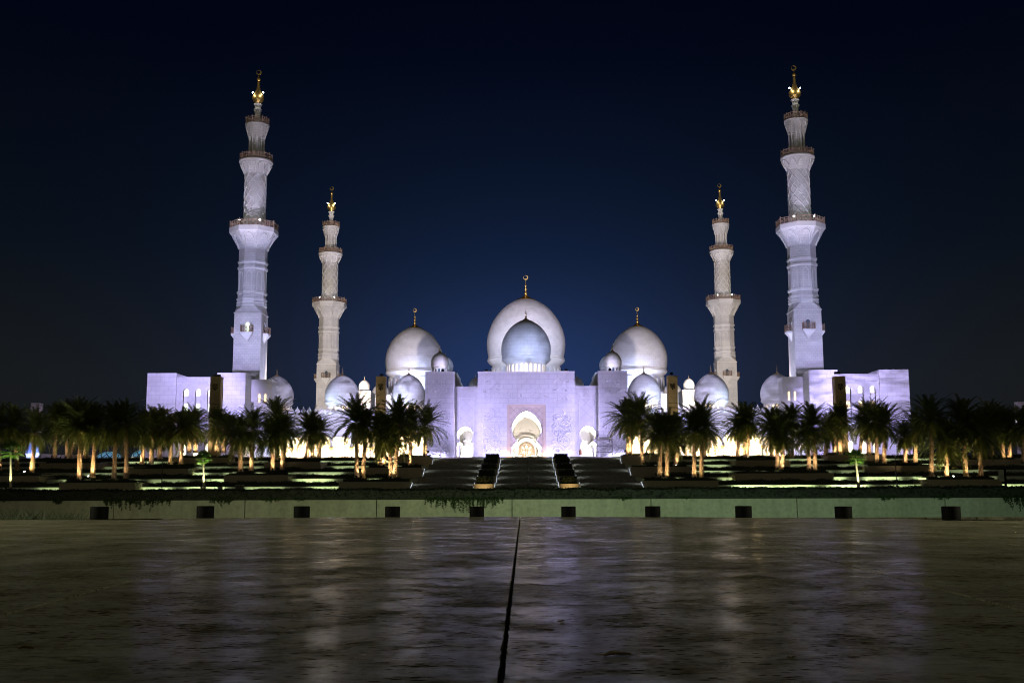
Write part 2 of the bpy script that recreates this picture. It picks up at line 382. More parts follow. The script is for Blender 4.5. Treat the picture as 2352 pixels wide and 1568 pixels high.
for k in range(len(CROSS)):
    y0 = CROSS[k] + .0024; y1 = (CROSS[k + 1] - .0024) if k + 1 < len(CROSS) else None
    for j in range(len(RAD) - 1):
        ny = 6
        f0 = lambda y: rx[j](y) + GAP[j]; f1 = lambda y: rx[j + 1](y) - GAP[j + 1]
        if y1 is None or y1 > min(edge_y(f0(y0)), edge_y(f1(y0))) - .3:
            nx = 10; top = []
            for q in range(nx + 1):
                ye = edge_y(f0(y0) + (f1(y0) - f0(y0)) * q / nx)
                for _ in range(3): ye = edge_y(f0(ye) + (f1(ye) - f0(ye)) * q / nx)
                top.append((f0(ye) + (f1(ye) - f0(ye)) * q / nx, max(ye, y0 + .01), 0.0))
            bot = [(f0(y0) + (f1(y0) - f0(y0)) * q / nx, y0, 0.0) for q in range(nx + 1)]
            for q in range(nx):
                b.face([bot[q], bot[q + 1], top[q + 1], top[q]])
                b.face([top[q], top[q + 1], (top[q + 1][0], top[q + 1][1], -1.5), (top[q][0], top[q][1], -1.5)])
            for P_, Q_ in ((bot[0], top[0]), (bot[-1], top[-1]), (bot[0], bot[-1])):
                b.face([P_, Q_, (Q_[0], Q_[1], -.03), (P_[0], P_[1], -.03)])
            if y1 is None or True:
                pass
            continue
        c = [(f0(y0), y0, 0), (f1(y0), y0, 0), (f1(y1), y1, 0), (f0(y1), y1, 0)]
        if j == len(RAD) // 2 - 1 or j == len(RAD) // 2:
            jr = random.Random(k * 7 + j); ns_ = 40; e0, e1 = [], []
            for q in range(ns_ + 1):
                yy = y0 + (y1 - y0) * q / ns_; e0.append((f0(yy) + (jr.uniform(-.0012, .0022) if j == len(RAD) // 2 else 0), yy, 0)); e1.append((f1(yy) - (jr.uniform(-.0012, .0022) if j != len(RAD) // 2 else 0), yy, 0))
            for q in range(ns_): b.face([e0[q], e1[q], e1[q + 1], e0[q + 1]])
            for E_ in (e0, e1):
                for q in range(ns_): b.face([E_[q], E_[q + 1], (E_[q + 1][0], E_[q + 1][1], -.03), (E_[q][0], E_[q][1], -.03)])
            continue
        b.face(c)
        for q in range(4):
            p, r = c[q], c[(q + 1) % 4]; b.face([p, r, (r[0], r[1], -.03), (p[0], p[1], -.03)])
        del ny
struct(b.build('plaza', 'travertine'))
b = MB(); b.face([(-30, -60, .0), (30, -60, .0), (30, CROSS[0] - .002, .0), (-30, CROSS[0] - .002, .0)]); struct(b.build('plaza_paving', 'travertine'))
b = MB(); b.face([(-25, CROSS[0] - .5, -.025), (25, CROSS[0] - .5, -.025)] + [(p.x, p.y - .05, -.025) for p in EP[::-1]]); struct(b.build('plaza_bedding', 'soil'))

# ------------------------------------------------------------------ foliage helpers
def leaf_quad(mb, p, d, up, L, w_):
    s = d.cross(up)
    if s.length < 1e-4: s = Vector((1, 0, 0))
    s = s.normalized() * w_ * .5
    mb.face([p - s * .3, p + d * L * .5 - s, p + d * L, p + d * L * .5 + s])
def rdir(rng):
    z = rng.uniform(-1, 1); a = rng.uniform(0, 2 * PI); r = math.sqrt(1 - z * z); return Vector((r * math.cos(a), r * math.sin(a), z))
def hedge_mesh(mb, x0, x1, y0, y1, z0, h, size, dens, rng, wob=.25, clumps=True):
    """leafy strip: a dark inner body with many leaf clumps on its top and front"""
    n = max(2, int((x1 - x0) / (size * 6)))
    hs = [h * (1 + wob * rng.uniform(-1, .6)) for _ in range(n + 1)]
    for k in range(n):
        a, c = x0 + (x1 - x0) * k / n, x0 + (x1 - x0) * (k + 1) / n; p, q = hs[k] * .86, hs[k + 1] * .86; m = (y0 + y1) / 2
        mb.face([(a, y0 + size * .4, z0), (c, y0 + size * .4, z0), (c, y0 + size * .7, z0 + q), (a, y0 + size * .7, z0 + p)])
        mb.face([(a, y0 + size * .7, z0 + p), (c, y0 + size * .7, z0 + q), (c, y1, z0 + q), (a, y1, z0 + p)])
    N = int((x1 - x0) * dens)
    for _ in range(N):
        t = rng.random(); x = x0 + (x1 - x0) * t; k = min(n - 1, int(t * n)); hh = hs[k] + (hs[k + 1] - hs[k]) * (t * n - k)
        if rng.random() < .6: p = Vector((x, rng.uniform(y0, y1), z0 + hh * rng.uniform(.80, 1.0)))
        else: p = Vector((x, y0 + rng.uniform(0, size), z0 + hh * rng.uniform(.05, 1.0)))
        for _ in range(3):
            d = rdir(rng); d.z = abs(d.z) * .8 + .1; d.normalize(); leaf_quad(mb, p, d, rdir(rng), size * rng.uniform(.6, 1.25), size * .5)

# ------------------------------------------------------------------ boundary wall across the road, trailing vines, hedge
WY = 45.0
wt_ = lambda px: W(px, 1143.5, WY)
wall_top = wt_(1176).z
JX = [-700, -360, -30, 262, 563, 865, 1176, 1495, 1830, 2170, 2510, 2850, 3190]
wall = thing('boundary_wall', (0, WY, -1.3), 'long pale rendered wall across the road with dark hedge above', 'wall')
for a, c in zip(JX, JX[1:]):
    x0, x1 = wt_(a).x + .018, wt_(c).x - .018
    MB().box(x0, x1, WY, WY + .35, -1.3, wall_top).build('wall_panel', 'render', wall)
MB().box(wt_(-700).x, wt_(3190).x, WY + .14, WY + .40, -1.3, wall_top - .02).build('wall_core', 'soil', wall)
hx0, hx1 = wt_(-500).x, wt_(2900).x
segs = 8
for k in range(segs):
    rng = random.Random(100 + k); a = hx0 + (hx1 - hx0) * k / segs; c = hx0 + (hx1 - hx0) * (k + 1) / segs
    mb = MB(); hedge_mesh(mb, a, c, WY - .05, WY + 2.4, wall_top - .05, .46, .085, 230, rng, .12)
    mb2 = mb.build('roadside_hedge', 'leaf')
    nm = ['beyond the leftmost bollard', 'over the grass tuft end of the wall', 'over the first broad vine', 'over the third and fourth bollards', 'over the middle of the wall', 'over the sixth and seventh bollards', 'over the eighth and ninth bollards', 'beyond the rightmost bollard'][k]
    mb2.data.materials[0] = M['road_leaf']; tag(mb2, 'low dark hedge on the roadside wall, ' + nm, 'hedge', 'hedge running along the wall top')
VINES = [(0, 22, 1152, 'thin vine wisp at the wall end above the grass tuft'), (123, 146, 1163, 'small dense vine clump hanging before the leftmost bollard'),
         (240, 392, 1180, 'broad ragged vine curtain hanging between the first two bollards'), (484, 540, 1165, 'dark bushy vine clump hanging above the second bollard'),
         (600, 650, 1157, 'short green vine tuft near the third bollard'), (676, 704, 1153, 'tiny vine tuft just above the third bollard'),
         (974, 1156, 1183, 'widest vine curtain hanging behind the middle bollard'), (1412, 1450, 1153, 'rounded leafy vine tuft between the sixth and seventh bollards'),
         (1560, 1585, 1150, 'sparse vine wisp above the seventh bollard'), (2010, 2066, 1155, 'loose vine tuft above the gap beside the ninth bollard'),
         (2140, 2190, 1153, 'thin vine fringe above the rightmost bollard'), (2300, 2380, 1180, 'large bushy vine mass hanging at the wall end past the last bollard')]
for q, (a, c, yb, lab) in enumerate(VINES):
    rng = random.Random(300 + q); mb = MB(); x0, x1 = wt_(a).x, wt_(c).x; zb = W(1176, yb, WY).z
    ns = int((x1 - x0) / .026) + 10
    for _ in range(ns):
        t = rng.random(); x = x0 + (x1 - x0) * t; L = (wall_top - zb) * rng.uniform(.25, 1.0) * (math.sin(PI * min(max(t, .08), .92)) ** .5) * rng.choice([1, .7, .45])
        p = Vector((x, WY - .03 - rng.uniform(0, .06), wall_top + .04)); n = int(L / .03) + 2
        for k in range(n):
            p = p + Vector((rng.uniform(-.012, .012), rng.uniform(-.006, .004), -L / n))
            for _ in range(2):
                d = rdir(rng); d.y = -abs(d.y); leaf_quad(mb, p, d, rdir(rng), rng.uniform(.04, .075), .04)
    tag(mb.build('trailing_vine', 'vine_leaf'), lab, 'vine', 'vines trailing over the wall')
# tall ornamental grass behind the plaza's edge
mb = MB(); rng = random.Random(5)
for _ in range(420):
    a = rng.uniform(-60, 100) if rng.random() < .75 else rng.uniform(100, 125); base = WZ(a, 1194, 0); x = base.x; y = base.y + rng.uniform(.2, 1.1)
    zt = W(a, rng.uniform(1162, 1190) + max(0, a - 40) * .12, y).z; lean = rng.uniform(-.16, .16)
    p0 = Vector((x, y, -.5)); p1 = Vector((x + lean * .4, y, (zt - .5) / 2 + .15)); p2 = Vector((x + lean * 1.6, y + rng.uniform(-.1, .1), zt)); wv = Vector((.006, 0, 0))
    mb.face([p0 - wv, p0 + wv, p1 + wv * .8, p1 - wv * .8]); mb.face([p1 - wv * .8, p1 + wv * .8, p2])
o = mb.build('tall_grass', 'vine_leaf'); tag(o, 'tall thin ornamental grass growing behind the plaza edge', 'grass', None, 'stuff')

# ------------------------------------------------------------------ bollard lights on the plaza's rim
BOL = [226, 470, 692, 901, 1095, 1306, 1500, 1709, 1939, 2187]
BW = [40, 39, 36.5, 34, 33, 33, 34.5, 37, 38, 41]
ords = ['first', 'second', 'third', 'fourth', 'fifth', 'sixth', 'seventh', 'eighth', 'ninth', 'last']
bol0 = None
for q, (px, bw) in enumerate(zip(BOL, BW)):
    e = WZ(px, 1190, 0); x = e.x
    for _ in range(6): x = e.x / e.y * edge_y(x)
    y = edge_y(x) + .02; rr = bw * y / F / 2
    lab = ords[q] + ' squat black bollard light from the grass tuft end of the rim'
    if bol0 is None:
        bol0 = thing('bollard_light', (x, y, -.05), lab, 'bollard light', 'bollard lights on the plaza rim')
        mb = MB(); mb.lathe([(1.0, 0), (1.0, 1.28), (.985, 1.31), (.9, 1.325), (.88, 1.30), (.0, 1.30)], 36); mb.build('housing', 'black', bol0, (0, 0, 0))
        mb = MB(); mb.lathe([(1.03, 0), (1.03, .06), (1.0, .08)], 36); mb.build('base_ring', 'grey_metal', bol0, (0, 0, 0))
        o = bol0
    else:
        o = copy_tree(bol0); o['label'] = lab
    o.location = (x, y, -.05); o.scale = (rr, rr, (.05 + 1.40 * rr) / 1.32)

# dry leaves and grit on the paving
LV = [(1418, 1505, .058, .4, 'largest curled dry leaf lying on the paving below the portal reflection'), (1290, 1428, .03, 1.2, 'small brown dry leaf on the paving just above the large leaf'),
      (60, 1490, .03, .2, 'dim dry leaf fragment near the plaza corner below the grass tuft'), (640, 1460, .022, 2.0, 'tiny dry leaf scrap on the dark paving below the third bollard'), (1820, 1512, .024, 1.0, 'tiny dry leaf scrap on the paving below the eighth bollard')]
for q, (px, py, L, rot, lab) in enumerate(LV):
    p = WZ(px, py, 0.0); rng = random.Random(q); mb = MB(); n = 9; rows = []
    for k in range(n + 1):
        t = k / n; wd = L * .22 * math.sin(PI * min(1, t * .96 + .02)) * (1 + .35 * rng.uniform(-1, 1)); zc = .003 + .002 * math.sin(t * 5.0) + .002 * t
        rows.append([Vector(((t - .5) * L, -wd, zc + wd * .12)), Vector(((t - .5) * L, 0, max(.001, zc - .003))), Vector(((t - .5) * L, wd, zc + wd * .18 * (1 + rng.uniform(-.4, .4))))])
    mb.grid(rows, False, False); mb.tube([(-L * .5, 0, .004), (-L * .75, .004, .005)], .0009, 5)
    o = mb.build('dry_leaf', 'dry', None, (p.x, p.y, 0)); o.rotation_euler = (0, 0, rot); tag(o, lab, 'leaf', 'dry leaves on the paving')

# ------------------------------------------------------------------ terraced garden
LV_PX = [(1115, 1123), (1097, 1103), (1082, 1086.5), (1068, 1071.8), (1056, 1060)]
LV_Y = [173.0, 183.0, 192.0, 201.0, 210.0]
LZ = [ZP(a, y) for (a, c), y in zip(LV_PX, LV_Y)]
STX = 18.3                                   # half-width of the stairs
def side_word(s): return 'western' if s < 0 else 'eastern'
lvl_word = ['lowest', 'second lowest', 'middle', 'second highest', 'highest']
for k in range(5):
    y = LV_Y[k]; zb = ZP(LV_PX[k][1] + 3, y) - .3; zt = LZ[k]
    yb = LV_Y[k + 1] if k < 4 else 216.0
    for s in (-1, 1):
        xa, xb = (-150, -STX) if s < 0 else (STX, 150)
        t = thing('terrace_wall', (s * 60, y, zb), lvl_word[k] + ' pale retaining wall of the garden terraces, ' + ('on the glass dome side' if s < 0 else 'on the sign post side'), 'retaining wall', 'lit retaining walls of the terraces')
        MB().box(xa, xb, y, y + .4, zb - .5, zt - .10).build('wall', 'terrace', t)
        MB().box(xa - .0, xb, y - .04, y + .44, zt - .10, zt).build('coping', 'terrace', t)
        MB().face  # soil of the terrace
        b = MB(); b.face([(xa, y + .43, zt - .06), (xb, y + .43, zt - .06), (xb, yb + .1, zt - .06), (xa, yb + .1, zt - .06)]); struct(b.build('ground', 'soil'))
        # wash light lying at the wall's foot
        rng = random.Random(40 + k * 2 + s)
        n = 7
        for q in range(n):
            x = s * (STX + 3 + (78 - STX) * (q + .5 + rng.uniform(-.25, .25)) / n)
            lamp('AREA', (x, y - .55, zb + .42), [84, 34, 24, 18, 16][k] * rng.choice([.35, .6, 1.0, 1.5]), (.82, 1.0, .50) if k < 2 else (.82, 1.0, .55), target=(x, y + .2, zb + .75), size=(6.0, .05))
        # hedge behind the wall, masking the foot of the next one
        if k < 4:
            zh = ZP(LV_PX[k + 1][1], LV_Y[k] + 4.5); x_in = STX + 4
            step_x = 22
            nseg = 6
            for q in range(nseg):
                a = x_in + (112 - x_in) * q / nseg; c = x_in + (112 - x_in) * (q + 1) / nseg; mb = MB(); rr = random.Random(900 + k * 40 + q * 3 + s)
                hedge_mesh(mb, *((a, c) if s > 0 else (-c, -a)), y + 3.0, y + 6.0, zt - .1, max(.35, zh - zt + .1), .20, 30, rr, .3)
                pos = ['next to the stairs', 'second from the stairs', 'third from the stairs', 'fourth from the stairs', 'fifth from the stairs', 'at the outer end'][q]
                tag(mb.build('terrace_hedge', 'leaf'), 'dark hedge on the %s terrace %s, %s' % (lvl_word[k], 'toward the glass domes' if s < 0 else 'toward the sign post', pos), 'hedge', 'hedges on the garden terraces')
        else:
            mb = MB(); rr = random.Random(77 + s); hedge_mesh(mb, *((STX + 9, 118) if s > 0 else (-118, -STX - 9)), y + 1.5, y + 3.6, zt - .1, ZP(1046.5, y + 2) - zt + .1, .22, 26, rr, .2)
            tag(mb.build('terrace_hedge', 'leaf'), 'long dark hedge along the foot of the arcade ' + ('toward the glass domes' if s < 0 else 'toward the sign post'), 'hedge', 'hedges on the garden terraces')

# planter boxes standing forward of the terraces: (px left, px right, px top, px bottom, level)
BOX = [(136, 310, 1104.5, 1120, 0), (-60, 90, 1088.5, 1105, 1), (293, 433, 1073, 1090, 2), (91, 226, 1059, 1072, 3), (514, 662, 1088.5, 1105, 1), (399, 525, 1048, 1060, 4),
       (606, 737, 1058.5, 1072, 3), (778, 942, 1104.5, 1120, 0), (839, 979, 1072.5, 1096, 2), (910, 1007, 1047.5, 1062.5, 4),
       (1485, 1650, 1104.5, 1120, 0), (1445, 1586, 1072.5, 1096, 2), (1417, 1558, 1046, 1062, 4), (1689, 1915, 1088.5, 1105, 1), (2131, 2301, 1104, 1119, 0), (1995, 2151, 1072.5, 1087, 2),
       (1902, 2030, 1047.5, 1060, 4), (2200, 2345, 1058.5, 1071.5, 3), (1690, 1815, 1058.5, 1072, 3)]
BOXES = []
for q, (a, c, yt, yb, lv) in enumerate(BOX):
    y = LV_Y[lv] - 3.2; p0, p1 = W(a, yt, y), W(c, yt, y); zt = ZP(yt, y); zb = ZP(yb, y) - .7; x0, x1 = p0.x, p1.x
    if a > 1200 and x0 < 25: x0 = STX + .0
    if c < 1200 and x1 > -25: x1 = -STX - .0
    BOXES.append((x0, x1, y, zt, lv))
    inner = 'beside the stairs' if abs(min(abs(x0), abs(x1)) - STX) < .5 else ['with the palm group', 'at the garden end', 'under the palms', 'before the palms'][q % 4]
    t = thing('planter_box', ((x0 + x1) / 2, y, zb), 'long stone planter box on the %s terrace, %s from the glass domes' % (lvl_word[lv], ['first', 'second', 'third', 'fourth', 'fifth'][sum(1 for B in BOX[:q] if B[4] == lv)]), 'planter', 'stone planter boxes in the terraces')
    MB().box(x0, x1, y, y + 7.0, zb, zt - .09).build('wall', 'planter', t)
    MB().box(x0 - .05, x1 + .05, y - .05, y + 7.05, zt - .09, zt).build('coping', 'planter', t)
    MB().box(x0 + .3, x1 - .3, y + .3, y + 6.7, zt, zt + .04).build('soil', 'soil', t)
    mb = MB(); rr = random.Random(500 + q)
    hedge_mesh(mb, x0 + .4, x1 - .4, y + 1.6, y + 6.4, zt + .02, .50, .17, 46, rr, .6)
    tag(mb.build('planter_shrubs', 'leaf'), 'low shrubs filling the %s terrace stone planter, %s from the glass domes' % (lvl_word[lv], ['first', 'second', 'third', 'fourth', 'fifth'][sum(1 for B in BOX[:q] if B[4] == lv)]), 'shrubs', 'shrubs in the stone planters')

# ------------------------------------------------------------------ stairs: five flights with landings, two stepped planter columns
FL_PX = [(1121, 1112), (1112, 1094), (1094, 1078), (1078, 1065), (1065, 1054)]   # bottom, top of each flight on the picture
FY = [168.5, 179.0, 188.5, 198.0, 207.0, 215.5]
FZ = [ZP(1121.5, 168.5), ZP(1109.5, 173.5), ZP(1093.5, 183.5), ZP(1078, 193), ZP(1065.5, 202), PLAT]
NS = 8
b = MB()
for k in range(5):
    z0, z1 = FZ[k], FZ[k + 1]; y0 = FY[k]; ym = y0 + NS * .42
    for q in range(NS):
        za = z0 + (z1 - z0) * q / NS; zb_ = z0 + (z1 - z0) * (q + 1) / NS; ya = y0 + q * .42; yb = ya + .42 if q < NS - 1 else FY[k + 1]
        b.face([(-STX, ya, za), (STX, ya, za), (STX, ya, zb_), (-STX, ya, zb_)])
        b.face([(-STX, ya, zb_), (STX, ya, zb_), (STX, yb, zb_), (-STX, yb, zb_)])
        b.face([(-STX, ya - .03, zb_ - .05), (STX, ya - .03, zb_ - .05), (STX, ya - .03, zb_ + .002), (-STX, ya - .03, zb_ + .002)])
        b.face([(-STX, ya - .03, zb_ + .002), (STX, ya - .03, zb_ + .002), (STX, ya, zb_ + .002), (-STX, ya, zb_ + .002)])
st = thing('entrance_stairs', (0, 168.5, FZ[0]), 'broad dark granite flight of stairs climbing to the mosque portal', 'stairs')
b.build('steps', 'steps', st)
LEDX = []
for sx in (-STX + .06, -8.35, -5.05, 5.05, 8.35, STX - .06):
    for k in range(5):
        if abs(sx) > 18 and k in (1, 3): continue
        z0, z1, y0 = FZ[k], FZ[k + 1], FY[k]; mb = MB()
        for q in range(NS):
            zc = z0 + (z1 - z0) * (q + 1) / NS + .10; yc = y0 + q * .42 + .2; mb.box(sx - .02, sx + .02, yc - .04, yc + .04, zc - .035, zc + .035)
        mb.build('led_strip', 'led', st)
        d = 1 if sx in (-STX + .06, -5.05, 8.35) else -1
        zc = (z0 + z1) / 2 + .35; yc = y0 + NS * .42 * .5
        lamp('AREA', (sx + d * .05, yc, zc + .1), 30, (.78, .90, 1.0), target=(sx + d * 2.2, yc, zc - .45), size=(.06, 3.2), parent=st)
for x in (-82, -62, -44, -25, -12, 0, 12, 25, 44, 62, 82):
    lamp('AREA', (x, 166.2, LAWN_Z + .75), 46, (.86, 1.0, .42), target=(x, 165.6, LAWN_Z - .2), size=(15, .1))
# planter columns
for s in (-1, 1):
    t = thing('stair_planter', (s * 6.7, 166, FZ[0]), 'stepped stone planter column dividing the stairs, nearer the %s' % ('seated person' if s < 0 else 'scaffold tower'), 'planter', 'stepped planters dividing the stairs')
    tops = [ZP(1110.8, 168), ZP(1093.2, 177.5), ZP(1077, 187), ZP(1064, 196.5), ZP(1052.4, 206)]
    ys = [168.0, 177.5, 187.0, 196.5, 206.0]
    for k in range(5):
        x0, x1 = s * 5.1, s * 8.3; x0, x1 = min(x0, x1), max(x0, x1)
        MB().box(x0, x1, ys[k], ys[k] + 9.45, FZ[0] - .6, tops[k] - .08).build('pedestal', 'planter', t)
        MB().box(x0 - .04, x1 + .04, ys[k] - .04, ys[k] + 9.4, tops[k] - .08, tops[k]).build('coping', 'planter', t)
        mb = MB(); rr = random.Random(60 + k); bh = [1.14, 1.08, .98, .92, .92][k]
        cx = (x0 + x1) / 2 - s * .05
        mb.box(cx - 1.15, cx + 1.15, ys[k] + .7, ys[k] + 7.2, tops[k] + .02, tops[k] + bh - .12)
        for _ in range(1500):
            f = rr.random(); x = cx + rr.uniform(-1.22, 1.22); y = ys[k] + rr.uniform(.6, 7.2); z = tops[k] + rr.uniform(.05, bh)
            if f < .55: y = ys[k] + .66
            elif f < .75: z = tops[k] + bh - rr.uniform(0, .1)
            else: x = cx + rr.choice([-1, 1]) * 1.2
            leaf_quad(mb, Vector((x, y, z)), rdir(rr), rdir(rr), .17, .10)
        o = mb.build('clipped_bush', 'leaf'); tag(o, 'dark clipped bush on the %s step of the stair planter near the %s' % (['bottom', 'second', 'middle', 'fourth', 'top'][k], 'seated person' if s < 0 else 'scaffold tower'), 'bush', 'clipped bushes on the stair planters')
    lamp('SPOT', (s * 6.7, 166.4, FZ[0] + .15), 110, (1.0, .72, .34), .04, (s * 6.7, 168, FZ[0] + .6), 100, .6)

# ------------------------------------------------------------------ palms
def make_trunk(hgt, r0, r1, bumps, name, m, rng):
    mb = MB(); n = 18; nr = 58 if bumps else 26; rows = []
    ph = rng.uniform(0, 6)
    for q in range(nr + 1):
        t = q / nr; z = t * hgt; row = []
        rb = r0 + (r1 - r0) * t + .10 * math.exp(-t * 9) + (.10 * max(0, (t - .86) / .14) if bumps else 0)
        lx = .10 * math.sin(t * 2.2 + ph); ly = .06 * math.sin(t * 1.7 + ph * 2)
        for k in range(n):
            a = 2 * PI * k / n
            d = (.045 if ((k // 1 + q) % 2 == 0 and q % 2 == 0) else (.03 if (k + q) % 4 == 0 else -.03)) if bumps else rng.uniform(-.008, .008)
            row.append((lx + (rb + d) * math.cos(a + q * .0), ly + (rb + d) * math.sin(a), z))
        rows.append(row)
    mb.grid(rows, True, not bumps); mb.face(rows[-1]); return mb
def frond(mb, base, az, el, L, droop, rng, npair=22, lw=.11, ll=.55):
    h = Vector((math.cos(az), math.sin(az), 0)); pts = []; p = Vector(base); e = el; n = 10
    for k in range(n + 1):
        pts.append(p.copy()); d = h * math.cos(e) + Vector((0, 0, math.sin(e))); p = p + d * (L / n); e -= droop / n * (.5 + 1.1 * k / n)
    side = Vector((-h.y, h.x, 0)); tw = rng.uniform(-.5, .5)
    for k in range(n):
        wd = .045 * (1 - k / n) + .010; a, c = pts[k], pts[k + 1]; mb.face([a - side * wd, a + side * wd, c + side * wd * .9, c - side * wd * .9])
    for k in range(npair):
        t = .14 + .86 * (k + rng.uniform(-.2, .2)) / npair; t = min(max(t, .1), .995); i = min(n - 1, int(t * n)); f = t * n - i
        q = pts[i].lerp(pts[i + 1], f); dr = (pts[i + 1] - pts[i]).normalized(); up = side.cross(dr).normalized()
        if up.z < 0: up = -up
        l = ll * (1 - .65 * abs(t - .45) ** 1.4 - .25 * t) * rng.uniform(.85, 1.15)
        for s in (-1, 1):
            lift = rng.uniform(.15, .6)
            d = (side * s * .80 + dr * (.55 + .5 * t) + up * lift * .55 + side * tw * .1).normalized(); tip = q + d * l - Vector((0, 0, .10 * l)); wv = dr * lw * .5
            mid = q + d * l * .5; mb.face([q - wv * .6, q + wv * .6, mid + wv, tip, mid - wv])
def make_crown(rng, n=66, L=3.6, skirt=10):
    mb = MB()
    for k in range(n):
        t = (k + rng.uniform(0, 1)) / n; el = math.radians(84 - 118 * t ** 1.1 + rng.uniform(-8, 8)); az = k * 2.39996 + rng.uniform(-.25, .25)
        frond(mb, (rng.uniform(-.1, .1), rng.uniform(-.1, .1), .35 - .5 * t), az, el, L * rng.uniform(.82, 1.1) * (1.0 if t > .15 else .85), math.radians(46 + 26 * t + rng.uniform(-14, 14)), rng)
    for k in range(skirt):
        frond(mb, (0, 0, -.35), rng.uniform(0, 2 * PI), math.radians(rng.uniform(-55, -25)), L * rng.uniform(.5, .75), math.radians(40), rng, 14)
    return mb
TR = [make_trunk(6.0, .30, .25, True, 'trunk', 'bark', random.Random(q)).build('trunk', 'bark') for q in range(3)]
CR = [make_crown(random.Random(20 + q), [88, 96, 80, 92, 84][q], [3.6, 3.9, 3.4, 3.7, 3.5][q], [8, 12, 18, 6, 10][q]).build('crown', 'frond') for q in range(5)]
def fan_crown(rng):
    mb = MB()
    for k in range(34):
        t = k / 34; el = math.radians(80 - 120 * t + rng.uniform(-10, 10)); az = k * 2.39996; h = Vector((math.cos(az), math.sin(az), 0))
        d = (h * math.cos(el) + Vector((0, 0, math.sin(el)))).normalized(); sd = Vector((-h.y, h.x, 0)); pl = rng.uniform(.75, 1.05); c = d * pl; up = d.cross(sd)
        mb.face([-sd * .02, sd * .02, c + sd * .015, c - sd * .015])
        for q in range(15):
            a = (q - 7) / 7 * 1.75; e = (d * math.cos(a) + sd * math.sin(a)).normalized(); l = rng.uniform(.75, .95) * (1 - .25 * abs(a) / 1.75); nrm = Vector((0, 0, -.22 * l)); pr = e.cross(up).normalized() * .055
            mb.face([c, c + e * l * .6 - pr + nrm * .3, c + e * l + nrm, c + e * l * .6 + pr + nrm * .3])
    return mb
FT = make_trunk(5.0, .21, .15, False, 'trunk', 'pale_bark', random.Random(3)).build('trunk', 'pale_bark')
FC = fan_crown(random.Random(8)).build('crown', 'fan_leaf')
for o in TR + CR + [FT, FC]: COL.objects.unlink(o)

fix0 = [None]
def spotlight(loc, label, group='ground lamps under the palms', bright=False):
    if fix0[0] is None:
        r = thing('ground_spotlight', (0, 0, 0), label, 'spotlight', group)
        MB().lathe([(.05, -.12), (.05, .05), (.13, .06), (.15, .24), (.14, .26), (.12, .25), (.0, .24)], 14).build('housing', 'black', r, (0, 0, 0))
        MB().lathe([(.0, .255), (.115, .256), (.115, .262), (.0, .268)], 14).build('lens', 'lens', r, (0, 0, 0))
        fix0[0] = r; o = r
    else: o = copy_tree(fix0[0])
    o['label'] = label; o['group'] = group; o.location = loc; o.rotation_euler = (math.radians(38) if bright else math.radians(-25), 0, 0)
    return o

PALM = []   # (px base, py base, px crown, py crown, brightness, crown scale)
def q1(cx, by, kx=None, ky=680, br=1.0, s=1.0): PALM.append((.2563 * cx, 803.9 + .2563 * by, .2563 * (kx if kx is not None else cx), 803.9 + .2563 * ky, br, s))
def q2(cx, by, kx=None, ky=680, br=1.0, s=1.0): PALM.append((574.2 + .2563 * cx, 803.9 + .2563 * by, 574.2 + .2563 * (kx if kx is not None else cx), 803.9 + .2563 * ky, br, s))
def q3(cx, by, kx=None, ky=680, br=1.0, s=1.0): PALM.append((1148.4 + .2617 * cx, 803.9 + .2617 * by, 1148.4 + .2617 * (kx if kx is not None else cx), 803.9 + .2617 * ky, br, s))
def q4(cx, by, kx=None, ky=680, br=1.0, s=1.0): PALM.append((1764 + .2563 * cx, 803.9 + .2563 * by, 1764 + .2563 * (kx if kx is not None else cx), 803.9 + .2563 * ky, br, s))
q1(5, 1075, -20, 690, .8); q1(150, 1075, 125, 700, 0); q1(288, 1100, 310, 740, 1.6); q1(497, 962, 500, 660, .25); q1(600, 968, 575, 640, .12); q1(628, 968, 690, 620, .06)
q1(720, 1168, 715, 700, 1.3, 1.12); q1(756, 968, 780, 640, .8, .9); q1(836, 1142, 850, 690, 1.6); q1(1030, 1145, 1035, 690, .10, 1.12); q1(1124, 1146, 1130, 660, .35, .95)
q1(1275, 1022, 1290, 745, .9); q1(1362, 1018, 1365, 720, .8); q1(1425, 980, 1430, 690, .08); q1(1530, 1022, 1528, 735, 1.0); q1(1627, 1018, 1640, 710, 1.0, .9); q1(1690, 918, 1700, 690, .6, .85); q1(1757, 918, 1745, 690, 1.0, .9)
q1(1943, 918, 1945, 690, 1.1); q1(2000, 918, 2010, 700, .7, .8); q1(2080, 965, 2060, 720, .06, .8); q1(2163, 1082, 2150, 790, .4); q1(2246, 1078, 2260, 720, 1.3, .95)
q2(207, 1076, 190, 790, .7); q2(243, 985, 245, 610, .3, 1.08); q2(285, 1068, 290, 740, .9, .9); q2(305, 962, 320, 720, 1.0, .8); q2(513, 963, 530, 735, 1.2); q2(556, 963, 560, 720, .6, .85); q2(620, 963, 625, 740, .4, .8)
q2(965, 1142, 950, 650, .08, 1.12); q2(1005, 1142, 1030, 700, 1.0, .9); q2(1172, 1042, 1160, 740, 1.5, .9); q2(1206, 1042, 1210, 730, .6, .85); q2(1258, 1148, 1245, 790, .7, 1.08); q2(1297, 1148, 1330, 660, 1.0, 1.1); q2(1435, 1042, 1440, 680, 1.5, 1.0); q2(1562, 948, 1570, 680, 1.2, 1.0)
q3(1126, 922, 1110, 620, 1.0, 1.05); q3(1147, 922, 1160, 600, .8, .95); q3(1245, 1003, 1230, 610, 1.0, 1.12); q3(1340, 912, 1330, 680, .5, .8); q3(1408, 1118, 1400, 740, .25, .85); q3(1460, 1133, 1465, 760, .9, 1.1); q3(1547, 1003, 1560, 720, 1.4, .9)
